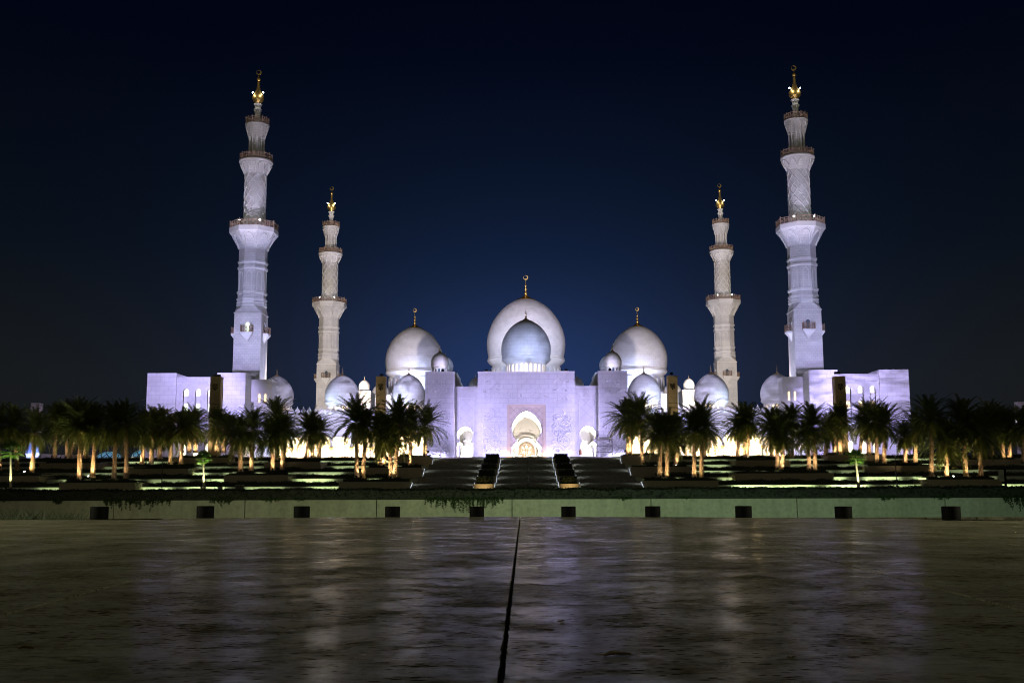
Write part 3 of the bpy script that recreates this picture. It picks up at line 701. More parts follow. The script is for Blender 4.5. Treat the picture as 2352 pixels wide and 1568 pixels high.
q3(1710, 1122, 1700, 720, 1.0, 1.0); q3(1762, 1152, 1765, 680, .7, 1.12); q3(1795, 940, 1800, 700, .1, .8); q3(2092, 942, 2090, 700, .6, .8); q3(2150, 945, 2140, 640, .9, 1.05); q3(2170, 960, 2185, 640, 1.1, .9)
q4(38, 958, 30, 680, 1.0, .9); q4(82, 1068, 70, 740, .9, .95); q4(128, 1068, 130, 760, 1.2, 1.0); q4(220, 962, 215, 640, .1, .95); q4(366, 1076, 350, 790, .5, .85); q4(427, 1088, 400, 690, 1.2, 1.0); q4(520, 945, 530, 740, .05, .8)
q4(595, 928, 580, 700, 1.0, .9); q4(648, 936, 640, 640, 1.2, .95); q4(832, 905, 840, 700, .8, .8); q4(902, 942, 890, 640, 1.0, 1.0); q4(976, 1014, 960, 640, .6, .9); q4(1045, 1032, 1040, 690, 1.4, 1.08)
q4(1227, 1007, 1225, 780, 1.4, .8); q4(1322, 1022, 1320, 730, 1.4, .95); q4(1471, 1138, 1460, 640, .6, 1.05); q4(1596, 1143, 1590, 840, 1.6, 1.08); q4(1776, 1143, 1740, 660, 1.0, 1.12); q4(1905, 1143, 1900, 780, .05, 1.05); q4(1860, 992, 1850, 700, .6, .9)
q4(2112, 988, 2095, 700, 1.2, 1.0); q4(2010, 960, 1990, 640, .05, .95); q4(2165, 955, 2160, 720, .1, .9); q4(2290, 1000, 2290, 690, .05, 1.05); q4(2400, 1030, 2400, 680, .5, 1.0)
ROWY = [(1092, 177.0), (1075, 186.0), (1060, 194.5), (1045, 203.0), (0, 208.4)]
PALM.sort(key=lambda p: p[0])
cnt = {}
tot = {}
def row_of(by):
    for k, (lim, y) in enumerate(ROWY):
        if by >= lim: return k
    return 4
NWORD = ['first', 'second', 'third', 'fourth', 'fifth', 'sixth', 'seventh', 'eighth', 'ninth', 'tenth', 'eleventh', 'twelfth', 'thirteenth', 'fourteenth', 'fifteenth', 'sixteenth', 'seventeenth', 'eighteenth', 'nineteenth', 'twentieth', 'twenty-first', 'twenty-second', 'twenty-third', 'twenty-fourth', 'twenty-fifth', 'twenty-sixth', 'twenty-seventh', 'twenty-eighth']
roww = ['lowest', 'second lowest', 'middle', 'second highest', 'highest']
PW = 1.0
for q, (bx, by, kx, ky, br, s) in enumerate(PALM):
    r = row_of(by); y = ROWY[r][1] + ((q * 37) % 10) * .12; p = W(bx, by, y); c = W(kx, ky, y); hgt = max(2.0, c.z - p.z)
    cnt[r] = cnt.get(r, 0) + 1
    look = 'brightly uplit' if br >= 1.2 else 'softly uplit' if br >= .5 else 'dim-trunked' if br > .15 else 'unlit dark'
    lab = '%s date palm, %s from the glass domes in the %s row' % (look, NWORD[cnt[r] - 1], roww[r])
    t = thing('date_palm', (p.x, p.y, p.z), lab, 'palm tree', 'date palms on the garden terraces')
    tr = TR[q % 3].copy(); COL.objects.link(tr); tr.parent = t; tr.scale = (1.15, 1.15, hgt / 6.0); tr.rotation_euler = (math.atan2(0, 1), math.atan2(c.x - p.x, hgt), (q % 7) * .0); tr.location = (0, 0, -.05)
    cr = CR[(q * 3) % 5].copy(); COL.objects.link(cr); cr.parent = t; cr.location = (c.x - p.x, 0, hgt); s *= 1.42; cr.scale = (s, s, s * .95); cr.rotation_euler = (0, math.radians(((q * 53) % 13) - 6), q * 1.7)
    if br >= 1.0: lamp('POINT', (p.x + .9, p.y - .9, p.z + .75), 11, (1.0, .80, .35), .05)
    if br > .04:
        lx = p.x + R.uniform(-.5, .5); ly = p.y - 2.0
        lab2 = 'ground lamp under the palm standing %s from the glass domes in the %s row' % (NWORD[cnt[r] - 1], roww[r])
        f = spotlight((lx, ly, p.z + .03), lab2, bright=(br >= 1.6))
        lamp('SPOT', (lx, ly, p.z + .33), 1150 * br * PW, (1.0, .77, .46), .05, (p.x + (c.x - p.x) * .4, p.y + .1, p.z + hgt * .45), 96, .6, parent=f)
# bright lamps facing the road
for q, (px, py, lab) in enumerate([(815, 1103.5, 'glaring lamp at the planter edge under the tall dark palm'), (897, 1103, 'glaring lamp at the planter edge under the twin palms by the stairs'), (1531, 1103.5, 'glaring lamp on the planter below the lit palm past the stairs'), (1553, 1069, 'glaring lamp in the shrubs of the upper planter past the stairs')]):
    y = 174.0 if py > 1090 else 192.5
    p = W(px, py, y); t = thing('floodlight', (p.x, p.y, p.z - .25), lab, 'floodlight', 'glaring lamps in the planters')
    MB().box(-.16, .16, -.10, .12, .12, .40).build('housing', 'black', t, (0, 0, 0)); MB().lathe([(.03, -.2), (.03, .13)], 8).build('stake', 'black', t, (0, 0, 0))
    o = MB().lathe([(.0, 0), (.15, 0), (.15, .01), (.0, .025)], 20).build('lens', 'lens', t, (0, -.115, .26)); o.rotation_euler = (PI / 2, 0, 0)
    lamp('SPOT', (p.x, p.y + .5, p.z), 60, WARM, .05, (p.x, p.y + 4, p.z + 6), 90, .6, parent=t)
# fan palms on the lawn before the terraces
for q, (bx, by, kx, ky, s, lab) in enumerate([(23, 1123.5, 26, 1036, 1.35, 'green-lit fan palm on the lawn at the glass dome end'), (467, 1122.5, 468, 1053, .98, 'small green-lit fan palm on the lawn below the first light tower'), (1971, 1123, 1965, 1052, 1.08, 'small green-lit fan palm on the lawn below the outer annex on the sign post side')]):
    y = 169.0; p = W(bx, by, y); c = W(kx, ky, y); hgt = c.z - p.z
    t = thing('fan_palm', (p.x, p.y, p.z), lab, 'palm tree', 'fan palms on the lawn')
    tr = FT.copy(); COL.objects.link(tr); tr.parent = t; tr.scale = (1, 1, hgt / 5.0); tr.location = (0, 0, -.05); tr.rotation_euler = (0, math.atan2(c.x - p.x, hgt), 0)
    cr = FC.copy(); COL.objects.link(cr); cr.parent = t; cr.location = (c.x - p.x, 0, hgt); cr.scale = (s * .95, s * .95, s * .95); cr.rotation_euler = (0, 0, q * 1.1)
    f = spotlight((p.x + .2, p.y - 1.9, p.z + .05), 'ground lamp under the ' + ['fan palm at the glass dome end', 'fan palm below the first light tower', 'fan palm below the sign side annex'][q], 'ground lamps under the fan palms')
    lamp('SPOT', (p.x + .2, p.y - 1.9, p.z + .4), 3400, (.95, 1.0, .62), .05, (c.x, c.y, p.z + hgt * .75), 80, .6, parent=f)

# ------------------------------------------------------------------ mosque: shared builders
b = MB(); b.face([(-140, 212, PLAT - .02), (140, 212, PLAT - .02), (140, 460, PLAT - .02), (-140, 460, PLAT - .02)]); b.face([(-140, 212, PLAT - 3), (140, 212, PLAT - 3), (140, 212, PLAT - .02), (-140, 212, PLAT - .02)])
struct(b.build('pavement', 'terrace'))

def dome_prof(Rr, zc, rc=.25):
    """onion dome profile from the neck ring up to the collar at height zc; returns points and the ring height"""
    hu = 1.17 * Rr; e = 1.8; zcol = hu * (1 - rc ** e) ** (1 / e); zw = zc - zcol; pts = []
    for k in range(9):
        t = k / 8; z = -(.40 * Rr) * (1 - t); pts.append((Rr * math.sqrt(max(0, 1 - (z / (1.25 * Rr)) ** 2)), zw + z))
    for k in range(1, 33):
        z = zcol * math.sin(PI / 2 * k / 32) ; pts.append((Rr * max(0.0, 1 - (z / hu) ** e) ** (1 / e), zw + z))
    return pts, zw - .40 * Rr
def finial_prof(rc, h):
    P_ = [(rc * 1.08, -.02 * h), (rc * 1.08, .015 * h), (rc * .9, .04 * h), (rc * .55, .10 * h), (rc * .28, .20 * h), (.055 * h, .25 * h)]
    def ball(z, r): return [(r * math.cos(a), z + r * .95 * math.sin(a)) for a in [math.radians(d) for d in (-62, -40, -15, 10, 35, 62)]]
    P_ += ball(.33 * h, .085 * h) + [(.03 * h, .42 * h), (.055 * h, .43 * h), (.03 * h, .445 * h)] + ball(.52 * h, .068 * h) + [(.025 * h, .595 * h), (.045 * h, .605 * h), (.025 * h, .62 * h)] + ball(.685 * h, .054 * h) + [(.02 * h, .745 * h), (.032 * h, .76 * h), (.012 * h, .78 * h), (.006 * h, .90 * h), (.002 * h, 1.0 * h)]
    return P_
def crescent(mb, c, r, th=.12):
    n = 40; o = []; i = []
    for k in range(n):
        a = 2 * PI * k / n + PI / 2; o.append((c[0] + r * math.cos(a), c[2] + r * math.sin(a))); i.append((c[0] - r * .16 + r * .72 * math.cos(a), c[2] + r * .16 + r * .72 * math.sin(a)))
    for y in (c[1] - th, c[1] + th):
        for k in range(n):
            j = (k + 1) % n; mb.face([(o[k][0], y, o[k][1]), (o[j][0], y, o[j][1]), (i[j][0], y, i[j][1]), (i[k][0], y, i[k][1])])
    for L in (o, i):
        for k in range(n):
            j = (k + 1) % n; mb.face([(L[k][0], c[1] - th, L[k][1]), (L[j][0], c[1] - th, L[j][1]), (L[j][0], c[1] + th, L[j][1]), (L[k][0], c[1] + th, L[k][1])])
def arch_pts(w_, h, n=7, z0=0.0):
    """pointed-round arch outline, base centre at 0"""
    pts = [(-w_ / 2, z0)]; zs = h - w_ * .58
    for k in range(n + 1):
        a = PI - PI * k / n; pts.append((w_ / 2 * math.cos(a), zs + w_ * .58 * math.sin(a)))
    pts.append((w_ / 2, z0)); return pts
def dome(parent, cx, cy, zc, Rr, fin, drum_h, nwin=0, lit='lit_warm', cres=False, name='dome', arcade=False, drum_r=.83, rc=.25, cap=True):
    pts, zr = dome_prof(Rr, zc, rc)
    d = MB().lathe(pts, 72, (cx, cy), True, 0, Rr).build(name, 'dome', parent)
    def sub(mb, nm, m):
        o = mb.build(nm, m); o.parent = d; return o
    r0 = pts[0][0]
    sub(MB().lathe([(r0 * drum_r, zr - .24 * Rr), (r0 * .90, zr - .19 * Rr), (r0 * 1.0, zr - .11 * Rr), (r0 * 1.045, zr - .05 * Rr), (r0 * 1.045, zr - .03 * Rr), (r0 * 1.0, zr - .015 * Rr), (r0 * 1.03, zr + .0 * Rr), (r0 * 1.03, zr + .018 * Rr), (r0 * .985, zr + .035 * Rr)], 72, (cx, cy), True, 0, Rr, False), 'cornice', 'trim')
    if drum_h > 0:
        zt = zr - .235 * Rr; zb = zt - drum_h; rd = r0 * drum_r
        if nwin:
            # pierced drum: outer arcade of thick arched bays with lit panes set back
            pier = MB(); bw = 2 * rd * math.tan(PI / nwin); ww = bw * .52; wh = drum_h * .90; dep = min(.45, bw * .35)
            for k in range(nwin):
                a = -PI / 2 + 2 * PI * k / nwin
                ct, st_ = math.cos(a), math.sin(a)
                def fn(u, v, dd=0.0, ct=ct, st_=st_): return (cx + ct * (rd - dd) - st_ * u, cy + st_ * (rd - dd) + ct * u, zb + v)
                ap = arch_pts(ww, wh); out = [(-bw / 2, 0)] + ap + [(bw / 2, 0), (bw / 2, drum_h), (-bw / 2, drum_h)]
                pier.poly(out, fn)
                for p, q in zip(ap, ap[1:]): pier.face([fn(*p), fn(*q), fn(*q, dep), fn(*p, dep)])
                if math.sin(a) < .25:
                    pn = MB(); pn.poly(ap, lambda u, v, fn=fn: fn(u, v, dep)); sub(pn, 'drum_window', lit)
            sub(pier, 'drum', 'trim')
            sub(MB().lathe([(rd - dep - .05, zb), (rd - dep - .05, zt)], 48, (cx, cy)), 'drum_core', 'trim')
            sub(MB().lathe([(rd * 1.03, zb - .05), (rd * 1.03, zb + drum_h * .03)], 48, (cx, cy)), 'drum_base', 'trim')
        else:
            sub(MB().lathe([(rd * 1.02, zb), (rd * 1.02, zb + .06 * drum_h), (rd, zb + .1 * drum_h), (rd, zt)], 64, (cx, cy), True, 0, Rr, False), 'drum', 'trim')
    f = MB().lathe(finial_prof(Rr * rc, fin), 28, (cx, cy)); f.v = [Vector((p.x, p.y, p.z + zc)) for p in f.v]
    sub(f, 'finial', 'brass' if Rr < 8 else 'gold')
    if cres:
        c = MB(); crescent(c, (cx, cy, zc + fin * 1.07), fin * .11, .10); c.tube([(cx, cy, zc + fin * .78), (cx, cy, zc + fin * .97)], fin * .012, 6); sub(c, 'crescent', 'gold')
    return d

def keyhole(cx, zb, hw, zn0, zn1, nhw, Rr, zc, zt, steps=2):
    """horseshoe arch on straight jambs with a stepped neck; from bottom left over the top to bottom right"""
    left = [(-hw, zb), (-hw, zn0)]
    for k in range(steps):
        x = hw - (hw - nhw) * (k + 1) / steps; z = zn0 + (zn1 - zn0) * (k + .4) / steps; left += [(-left[-1][0] * -1, z), (-x, z)] if False else [(left[-1][0], z), (-x, z)]
    left.append((-nhw, zn1))
    a0 = math.asin(max(-1, min(1, (zn1 - zc) / Rr))); n = 20; pk = zt - (zc + Rr)
    for k in range(1, n + 1):
        a = (PI - a0) + (PI / 2 - (PI - a0)) * k / n; t = max(0, math.sin(a)); left.append((Rr * math.cos(a), zc + Rr * math.sin(a) + pk * t ** 5))
    i = left + [(-x, z) for x, z in left[-2::-1]]
    return [(cx + x, z) for x, z in i]

def vine_relief(parent, x0, x1, z0, z1, y, seed, r=.125, name='vine_relief', dens=1.0, subparent=None):
    rng = random.Random(seed); mb = MB(); w_ = x1 - x0; xm = (x0 + x1) / 2
    def tube(pts, rad): mb.tube(pts, rad, 5)
    zz = z0; sgn = 1; step = w_ * .42; n = max(1, int((z1 - z0) / step)); stem = []
    for k in range(n * 6 + 1):
        t = k / (n * 6); stem.append((xm + w_ * .20 * math.sin(t * n * PI), y - .0, z0 + (z1 - z0) * t))
    if name == 'vine_relief': tube(stem, r)
    for k in range(n):
        zc = z0 + (k + .5) * step; s = 1 if k % 2 == 0 else -1
        for side in (-1, 1):
            big = side == -s; rr = w_ * (.27 if big else .16) * rng.uniform(.85, 1.05); c = (xm + side * (w_ * .5 - rr * 1.02), zc + rng.uniform(-.2, .2) * step)
            turns = rng.uniform(1.5, 1.9); pts = []; a0 = PI if side > 0 else 0
            for q in range(22):
                t = q / 21; a = a0 + side * -1 * turns * 2 * PI * t; ra = rr * (1 - t * .82); pts.append((c[0] + ra * math.cos(a), y, c[1] + ra * math.sin(a)))
            tube(pts, [r * (1 - .6 * q / 21) for q in range(22)])
            for q in range(int(9 * dens)):
                t = rng.uniform(.02, .8); i = int(t * 21); p = Vector(pts[i]); a = rng.uniform(0, 2 * PI); L = rng.uniform(.30, .62) * (r / .115); d = Vector((math.cos(a), -.10, math.sin(a))); nn = Vector((-math.sin(a), 0, math.cos(a))); yv = Vector((0, -.07, 0))
                m_ = p + d * L * .5
                mb.face([p, m_ + nn * L * .28, m_ + yv]); mb.face([p, m_ + yv, m_ - nn * L * .28]); mb.face([m_ + nn * L * .28, p + d * L, m_ + yv]); mb.face([m_ + yv, p + d * L, m_ - nn * L * .28])
            c_ = Vector((c[0], y, c[1]))
            for q in range(6):
                a = q * PI / 3; d = Vector((math.cos(a), 0, math.sin(a))); nn = Vector((-math.sin(a), 0, math.cos(a))); mb.face([c_ + Vector((0, -.15, 0)), c_ + d * .18 + nn * .12 + Vector((0, -.05, 0)), c_ + d * .34, c_ + d * .18 - nn * .12 + Vector((0, -.05, 0))])
    return mb.build(name, 'relief', parent)

# ------------------------------------------------------------------ gateway
GY = 225.0
gate = thing('mosque_gateway', (0, GY, PLAT), 'floodlit white marble gateway with horseshoe portal and carved vine panels above the stairs', 'gateway')
zT = ZP(853, GY); zS = ZP(885, GY)
xC = XP(111.5, 950, GY); xR = XP(165.8, 950, GY); xT = XP(232.5, 950, GY)
xF = XP(44.6, 990, GY); zF = ZP(928, GY)
DEP = 23.0
# portal keyhole
xo = 0.02
P_hw = XP(34.4, 1040, GY); P_n = XP(22.8, 1014, GY); P_R = XP(34.2, 987, GY); P_zc = ZP(985, GY); P_zt = ZP(944, GY)
kh = keyhole(0, PLAT, P_hw, ZP(1026, GY), ZP(1012.5, GY), P_n, P_R, P_zc, P_zt, 3)
b = MB()
b.box(-xC, -xF, GY, GY + .9, PLAT - .02, zT); b.box(xF, xC, GY, GY + .9, PLAT - .02, zT); b.box(-xF, xF, GY, GY + .9, zF, zT)
b.box(-xC + .01, -P_hw - 1.2, GY + .9, GY + 37, PLAT - .02, zT - .02); b.box(P_hw + 1.2, xC - .01, GY + .9, GY + 37, PLAT - .02, zT - .02); b.box(-P_hw - 1.2, P_hw + 1.2, GY + .92, GY + 37, P_zt + .3, zT - .03)
b.build('wall', 'wall', gate)
MB().box(-xC - .06, xC + .06, GY - .06, GY + .7, zT - .25, zT + .02).build('coping', 'trim', gate)
b = MB(); out = [(-xF, PLAT)] + kh + [(xF, PLAT), (xF, zF), (-xF, zF)]; b.poly(out, wfn(GY + .32)); b.build('portal_panel', 'gold_tile', gate)
b = MB(); 
for x0, x1, z0, z1 in ((-xF, -xF + .55, PLAT, zF - .55), (xF - .55, xF, PLAT, zF - .55), (-xF, xF, zF - .55, zF)): b.box(x0, x1, GY + .12, GY + .33, z0, z1)
b.build('portal_frame', 'warm_stone', gate)
ring = [(x * 1.0, z) for x, z in kh]
def arch_trim(pts, y, r, name='arch_trim', m='trim'):
    return MB().tube([(x, y, z) for x, z in pts], r, 6).build(name, m, gate)
arch_trim(kh, GY + .30, .13)
def passage(pts, y0, y1, cx):
    b = MB(); n = 6
    for k in range(n):
        a = y0 + (y1 - y0) * k / n; c = y0 + (y1 - y0) * (k + 1) / n
        for p, q in zip(pts, pts[1:]): b.face([(p[0], a, p[1]), (q[0], a, q[1]), (q[0], c, q[1]), (p[0], c, p[1])])
    return b.build('passage', 'trim', gate)
passage(kh, GY + .32, GY + DEP, 0)
xs = [p[0] for p in kh]; b = MB(); b.box(min(xs) - .3, max(xs) + .3, GY + DEP, GY + DEP + .3, PLAT, P_zt + .3); b.build('inner_wall', 'relief', gate)
vine_relief(gate, -5.0, -.1, P_zc - 2.0, P_zt - .8, GY + DEP - .0, 91, .045, 'inner_relief'); vine_relief(gate, .1, 5.0, P_zc - 2.0, P_zt - .8, GY + DEP - .0, 92, .045, 'inner_relief')
# inner door: pointed outer moulding, glazed screen
YB = GY + DEP
def pointed(hw, zb, zsp, zt, n=10):
    L = [(-hw, zb), (-hw, zsp)]
    for k in range(1, n + 1):
        t = k / n; L.append((-hw * (1 - t ** 2.1) if t < 1 else 0.0, zsp + (zt - zsp) * (1 - (1 - t) ** 1.55)))
    return L + [(-x, z) for x, z in L[-2::-1]]
o1 = pointed(XP(25, 1040, YB), PLAT, ZP(1022, YB), ZP(997, YB)); o2 = pointed(XP(21.5, 1040, YB), PLAT, ZP(1026, YB), ZP(1005, YB)); o3 = pointed(XP(18.8, 1040, YB), PLAT, ZP(1036, YB), ZP(1014.5, YB))
door = MB().prism(o1, lambda u, v, d=0: (u, YB - .55 + d, v), .5).build('door_surround', 'trim', gate)
MB().prism(o2, lambda u, v, d=0: (u, YB - .80 + d, v), .24).build('door_moulding', 'relief', gate)
scr = MB().prism(o3, lambda u, v, d=0: (u, YB - .95 + d, v), .14).build('glazed_screen', mat('screen_glass', (.22, .17, .13), .2), gate)
b = MB(); rng = random.Random(2)
def petal(px, pz, a, L, wd):
    d = Vector((math.cos(a), 0, math.sin(a))); n = Vector((-math.sin(a), 0, math.cos(a))); c = Vector((px, YB - .965, pz)); b.face([c, c + d * L * .5 + n * wd, c + d * L, c + d * L * .5 - n * wd])
zm = PLAT + 2.3
for x, z, a, L, wd in ((0, 1.6, 1.57, 1.0, .25), (-.5, 1.5, 2.3, .8, .2), (.5, 1.5, .8, .8, .2), (-.45, .4, 1.9, .9, .3), (.45, .4, 1.2, .9, .3), (-1.1, .2, 3.6, 1.1, .25), (1.1, .2, -.45, 1.1, .25), (0, -.2, 1.57, .5, .2)): petal(x, zm + z - .9, a, L, wd)
o = b.build('lit_petals', 'led_dim'); o.parent = scr
b = MB()
for (x, z, r_) in ((0, zm + .6, 1.25), (-.9, zm - .9, .8), (.9, zm - .9, .8), (0, zm - .6, .6)): b.tube([(x + r_ * math.cos(a * PI / 12), YB - .97, z + r_ * math.sin(a * PI / 12)) for a in range(24)], .035, 4, True)
for k in range(-2, 3): b.tube([(k * .75, YB - .97, PLAT), (k * .3, YB - .97, PLAT + 3.4)], .03, 4)
o = b.build('tracery', 'warm_stone'); o.parent = scr
arch_trim([(p[0], p[1]) for p in o2], YB - .8, .10, 'door_arch_trim')

# recessed side walls with side arches, and the side towers
SA = [(1048.6, 1087.2), (1331.6, 1370.0)]
for s, (a, c) in zip((-1, 1), SA):
    cx = (W(a, 1000, GY + 1.6).x + W(c, 1000, GY + 1.6).x) / 2; hw = (W(c, 1000, GY + 1.6).x - W(a, 1000, GY + 1.6).x) / 2; y = GY + 1.6
    kk = keyhole(cx, PLAT, hw, ZP(1020, y), ZP(1015.5, y), hw * .80, hw * 1.0, ZP(999, y), ZP(979, y), 2)
    x0, x1 = sorted((s * xC, s * xR))
    out = [(x0, PLAT)] + kk + [(x1, PLAT), (x1, zS), (x0, zS)]
    MB().poly(out, wfn(y)).build('recess_wall', 'lozenge', gate)
    b = MB(); b.box(x0, x1, y - .12, y + .5, zS - 1.4, zS); b.box(x0, x1, y + .5, y + 35, ZP(979, y) + .3, zS - .02); b.build('recess_parapet', 'wall', gate)
    fr = MB()
    xi0, xi1 = x0 + .9, x1 - .9
    for q0, q1_, z0, z1 in ((xi0, xi0 + .22, PLAT, zS - 2.4), (xi1 - .22, xi1, PLAT, zS - 2.4), (xi0, xi1, zS - 2.62, zS - 2.4)): fr.box(q0, q1_, y - .10, y + .02, z0, z1)
    fr.build('panel_frame', 'trim', gate)
    arch_trim(kk, y - .02, .10); passage(kk, y + .002, y + 20, cx)
    MB().box(cx - hw - .3, cx + hw + .3, y + 20, y + 20.3, PLAT, ZP(979, y) + .3).build('inner_wall', 'relief', gate)
    vine_relief(gate, cx - hw + .2, cx + hw - .2, PLAT + .3, ZP(990, y), y + 20.0, 60 + s, .045, 'inner_relief')
    # side tower
    x0, x1 = sorted((s * xR, s * xT)); yt = GY - .4
    MB().box(x0, x1, yt, yt + 36, PLAT - .02, zT).build('side_tower', 'wall', gate)
    MB().box(x0 - .05, x1 + .05, yt - .05, yt + 36.05, zT - .22, zT + .02).build('coping', 'trim', gate)
    xa, xb = sorted((s * XP(177, 1000, yt), s * XP(226.5, 1000, yt)))
    vine_relief(gate, xa + .25, xb - .25, PLAT + .8, ZP(935, yt), yt - .02, 11 + s); vine_relief(gate, xa + .3, xb - .3, ZP(905, yt), ZP(866, yt), yt - .0, 31 + s, .06)
    # carved panels of the portal block
    xa, xb = sorted((s * XP(56, 1000, GY), s * XP(103.5, 1000, GY)))
    vine_relief(gate, xa + .1, xb - .1, PLAT + .8, ZP(937, GY), GY - .02, 21 + s); vine_relief(gate, xa + .2, xb - .2, ZP(925, GY), ZP(868, GY), GY - .0, 41 + s, .055)
    # rear blocks and their small domes
    for off0, off1, pt, yy in ((159, 178, 855, 250), (155, 163, 868.5, 262)):
        xa, xb = sorted((s * XP(off0, 900, yy), s * XP(off1, 900, yy))); MB().box(xa, xb, yy, yy + 14, PLAT, ZP(pt, yy)).build('rear_tower', 'trim', gate)
    y1 = 231.0; dome(gate, s * XP(198.5, 830, y1), y1, ZP(809, y1), XP(20.6, 830, y1), ZP(799, y1) - ZP(809, y1) + 1.1, ZP(838, y1) - ZP(853.5, y1), 12, 'glass_dark', name='dome', drum_r=.90)
    y1 = 262.0; dome(gate, s * XP(186, 830, y1), y1, ZP(819, y1), XP(18.5, 830, y1), 1.2, 4.0, 0)
    y1 = 300.0; dome(gate, s * XP(116.5, 870, y1), y1, ZP(868, y1), XP(15.3, 870, y1), ZP(858, y1) - ZP(868, y1), 3.0, 0)
vine_relief(gate, -4.6, -.3, ZP(918, GY), ZP(880, GY), GY, 55, .055); vine_relief(gate, .3, 4.6, ZP(918, GY), ZP(880, GY), GY, 56, .055)
yD = 250.0
dome(gate, 0, yD, ZP(738.3, yD), XP(57, 800, yD), ZP(708, yD) - ZP(738.3, yD), ZP(833, yD) - ZP(853.5, yD), 26, 'lit_warm', drum_r=.845)
# passage lamps, set in the floor behind the arch
for k in range(2): lamp('AREA', (0, GY + 3.5 + k * 5.5, PLAT + .12), 15000, (1.0, .86, .70), target=(0, GY + 3.4 + k * 5.5, 40), size=(P_hw * 1.7, 5.2), spread=80)
for s, (a, c) in zip((-1, 1), SA):
    cx = (W(a, 1000, GY + 1.6).x + W(c, 1000, GY + 1.6).x) / 2
    lamp('AREA', (cx, GY + 6.5, PLAT + .12), 15000, (1.0, .86, .70), target=(cx, GY + 6.4, 40), size=(2.6, 8), spread=80)

lamp('AREA', (0, GY + 17.5, PLAT + .15), 1500, (1.0, .88, .74), target=(0, YB, P_zc), size=(6.0, .4))
for s in (-1, 1):
    lamp('AREA', (s * (XP(140, 1000, GY + 15)), GY + 17.0, PLAT + .15), 800, (.98, .92, 1.0), target=(s * XP(140, 1000, GY + 22), GY + 21.6, PLAT + 4), size=(2.4, .3))
    lamp('AREA', (s * 3.75, GY - .75, PLAT + .12), 75, (1.0, .66, .40), target=(s * 3.75, GY + .3, PLAT + 4.5), size=(.5, .3))
# ------------------------------------------------------------------ prayer hall with its three great domes
hall = thing('prayer_hall', (0, 392, PLAT), 'prayer hall crowned by three great white domes, rising behind the gateway', 'mosque hall')
zH = ZP(905, 385)
MB().box(-XP(335, 900, 385), XP(335, 900, 385), 378, 440, PLAT, zH).build('wall', 'trim', hall)
MB().box(-XP(96, 900, 385), XP(96, 900, 385), 374, 445, zH - .5, ZP(860, 385)).build('central_block', 'trim', hall)
yM = 415.0
dome(hall, 0, yM, ZP(690, yM), XP(90, 790, yM), (ZP(641, yM) - ZP(690, yM)) / 1.0, ZP(838, yM) - ZP(872, yM), 28, 'trim', True, drum_r=.93)
yS = 392.0
for s in (-1, 1):
    dome(hall, s * XP(257, 830, yS), yS, ZP(753, yS), XP(66.5, 830, yS), (ZP(714, yS) - ZP(753, yS)), ZP(862, yS) - ZP(903, yS), 20, 'warm_stone', True, drum_r=.92)
for s in (-1, 1):
    y1 = 345.0; dome(hall, s * XP(335, 900, y1), y1, ZP(881, y1), XP(21, 900, y1), 2.0, 6.0, 10, 'lit_warm')
    MB().box(s * XP(335, 900, y1) - 4.2, s * XP(335, 900, y1) + 4.2, y1 - 4, y1 + 5, PLAT, ZP(908, y1)).build('corner_block', 'trim', hall)

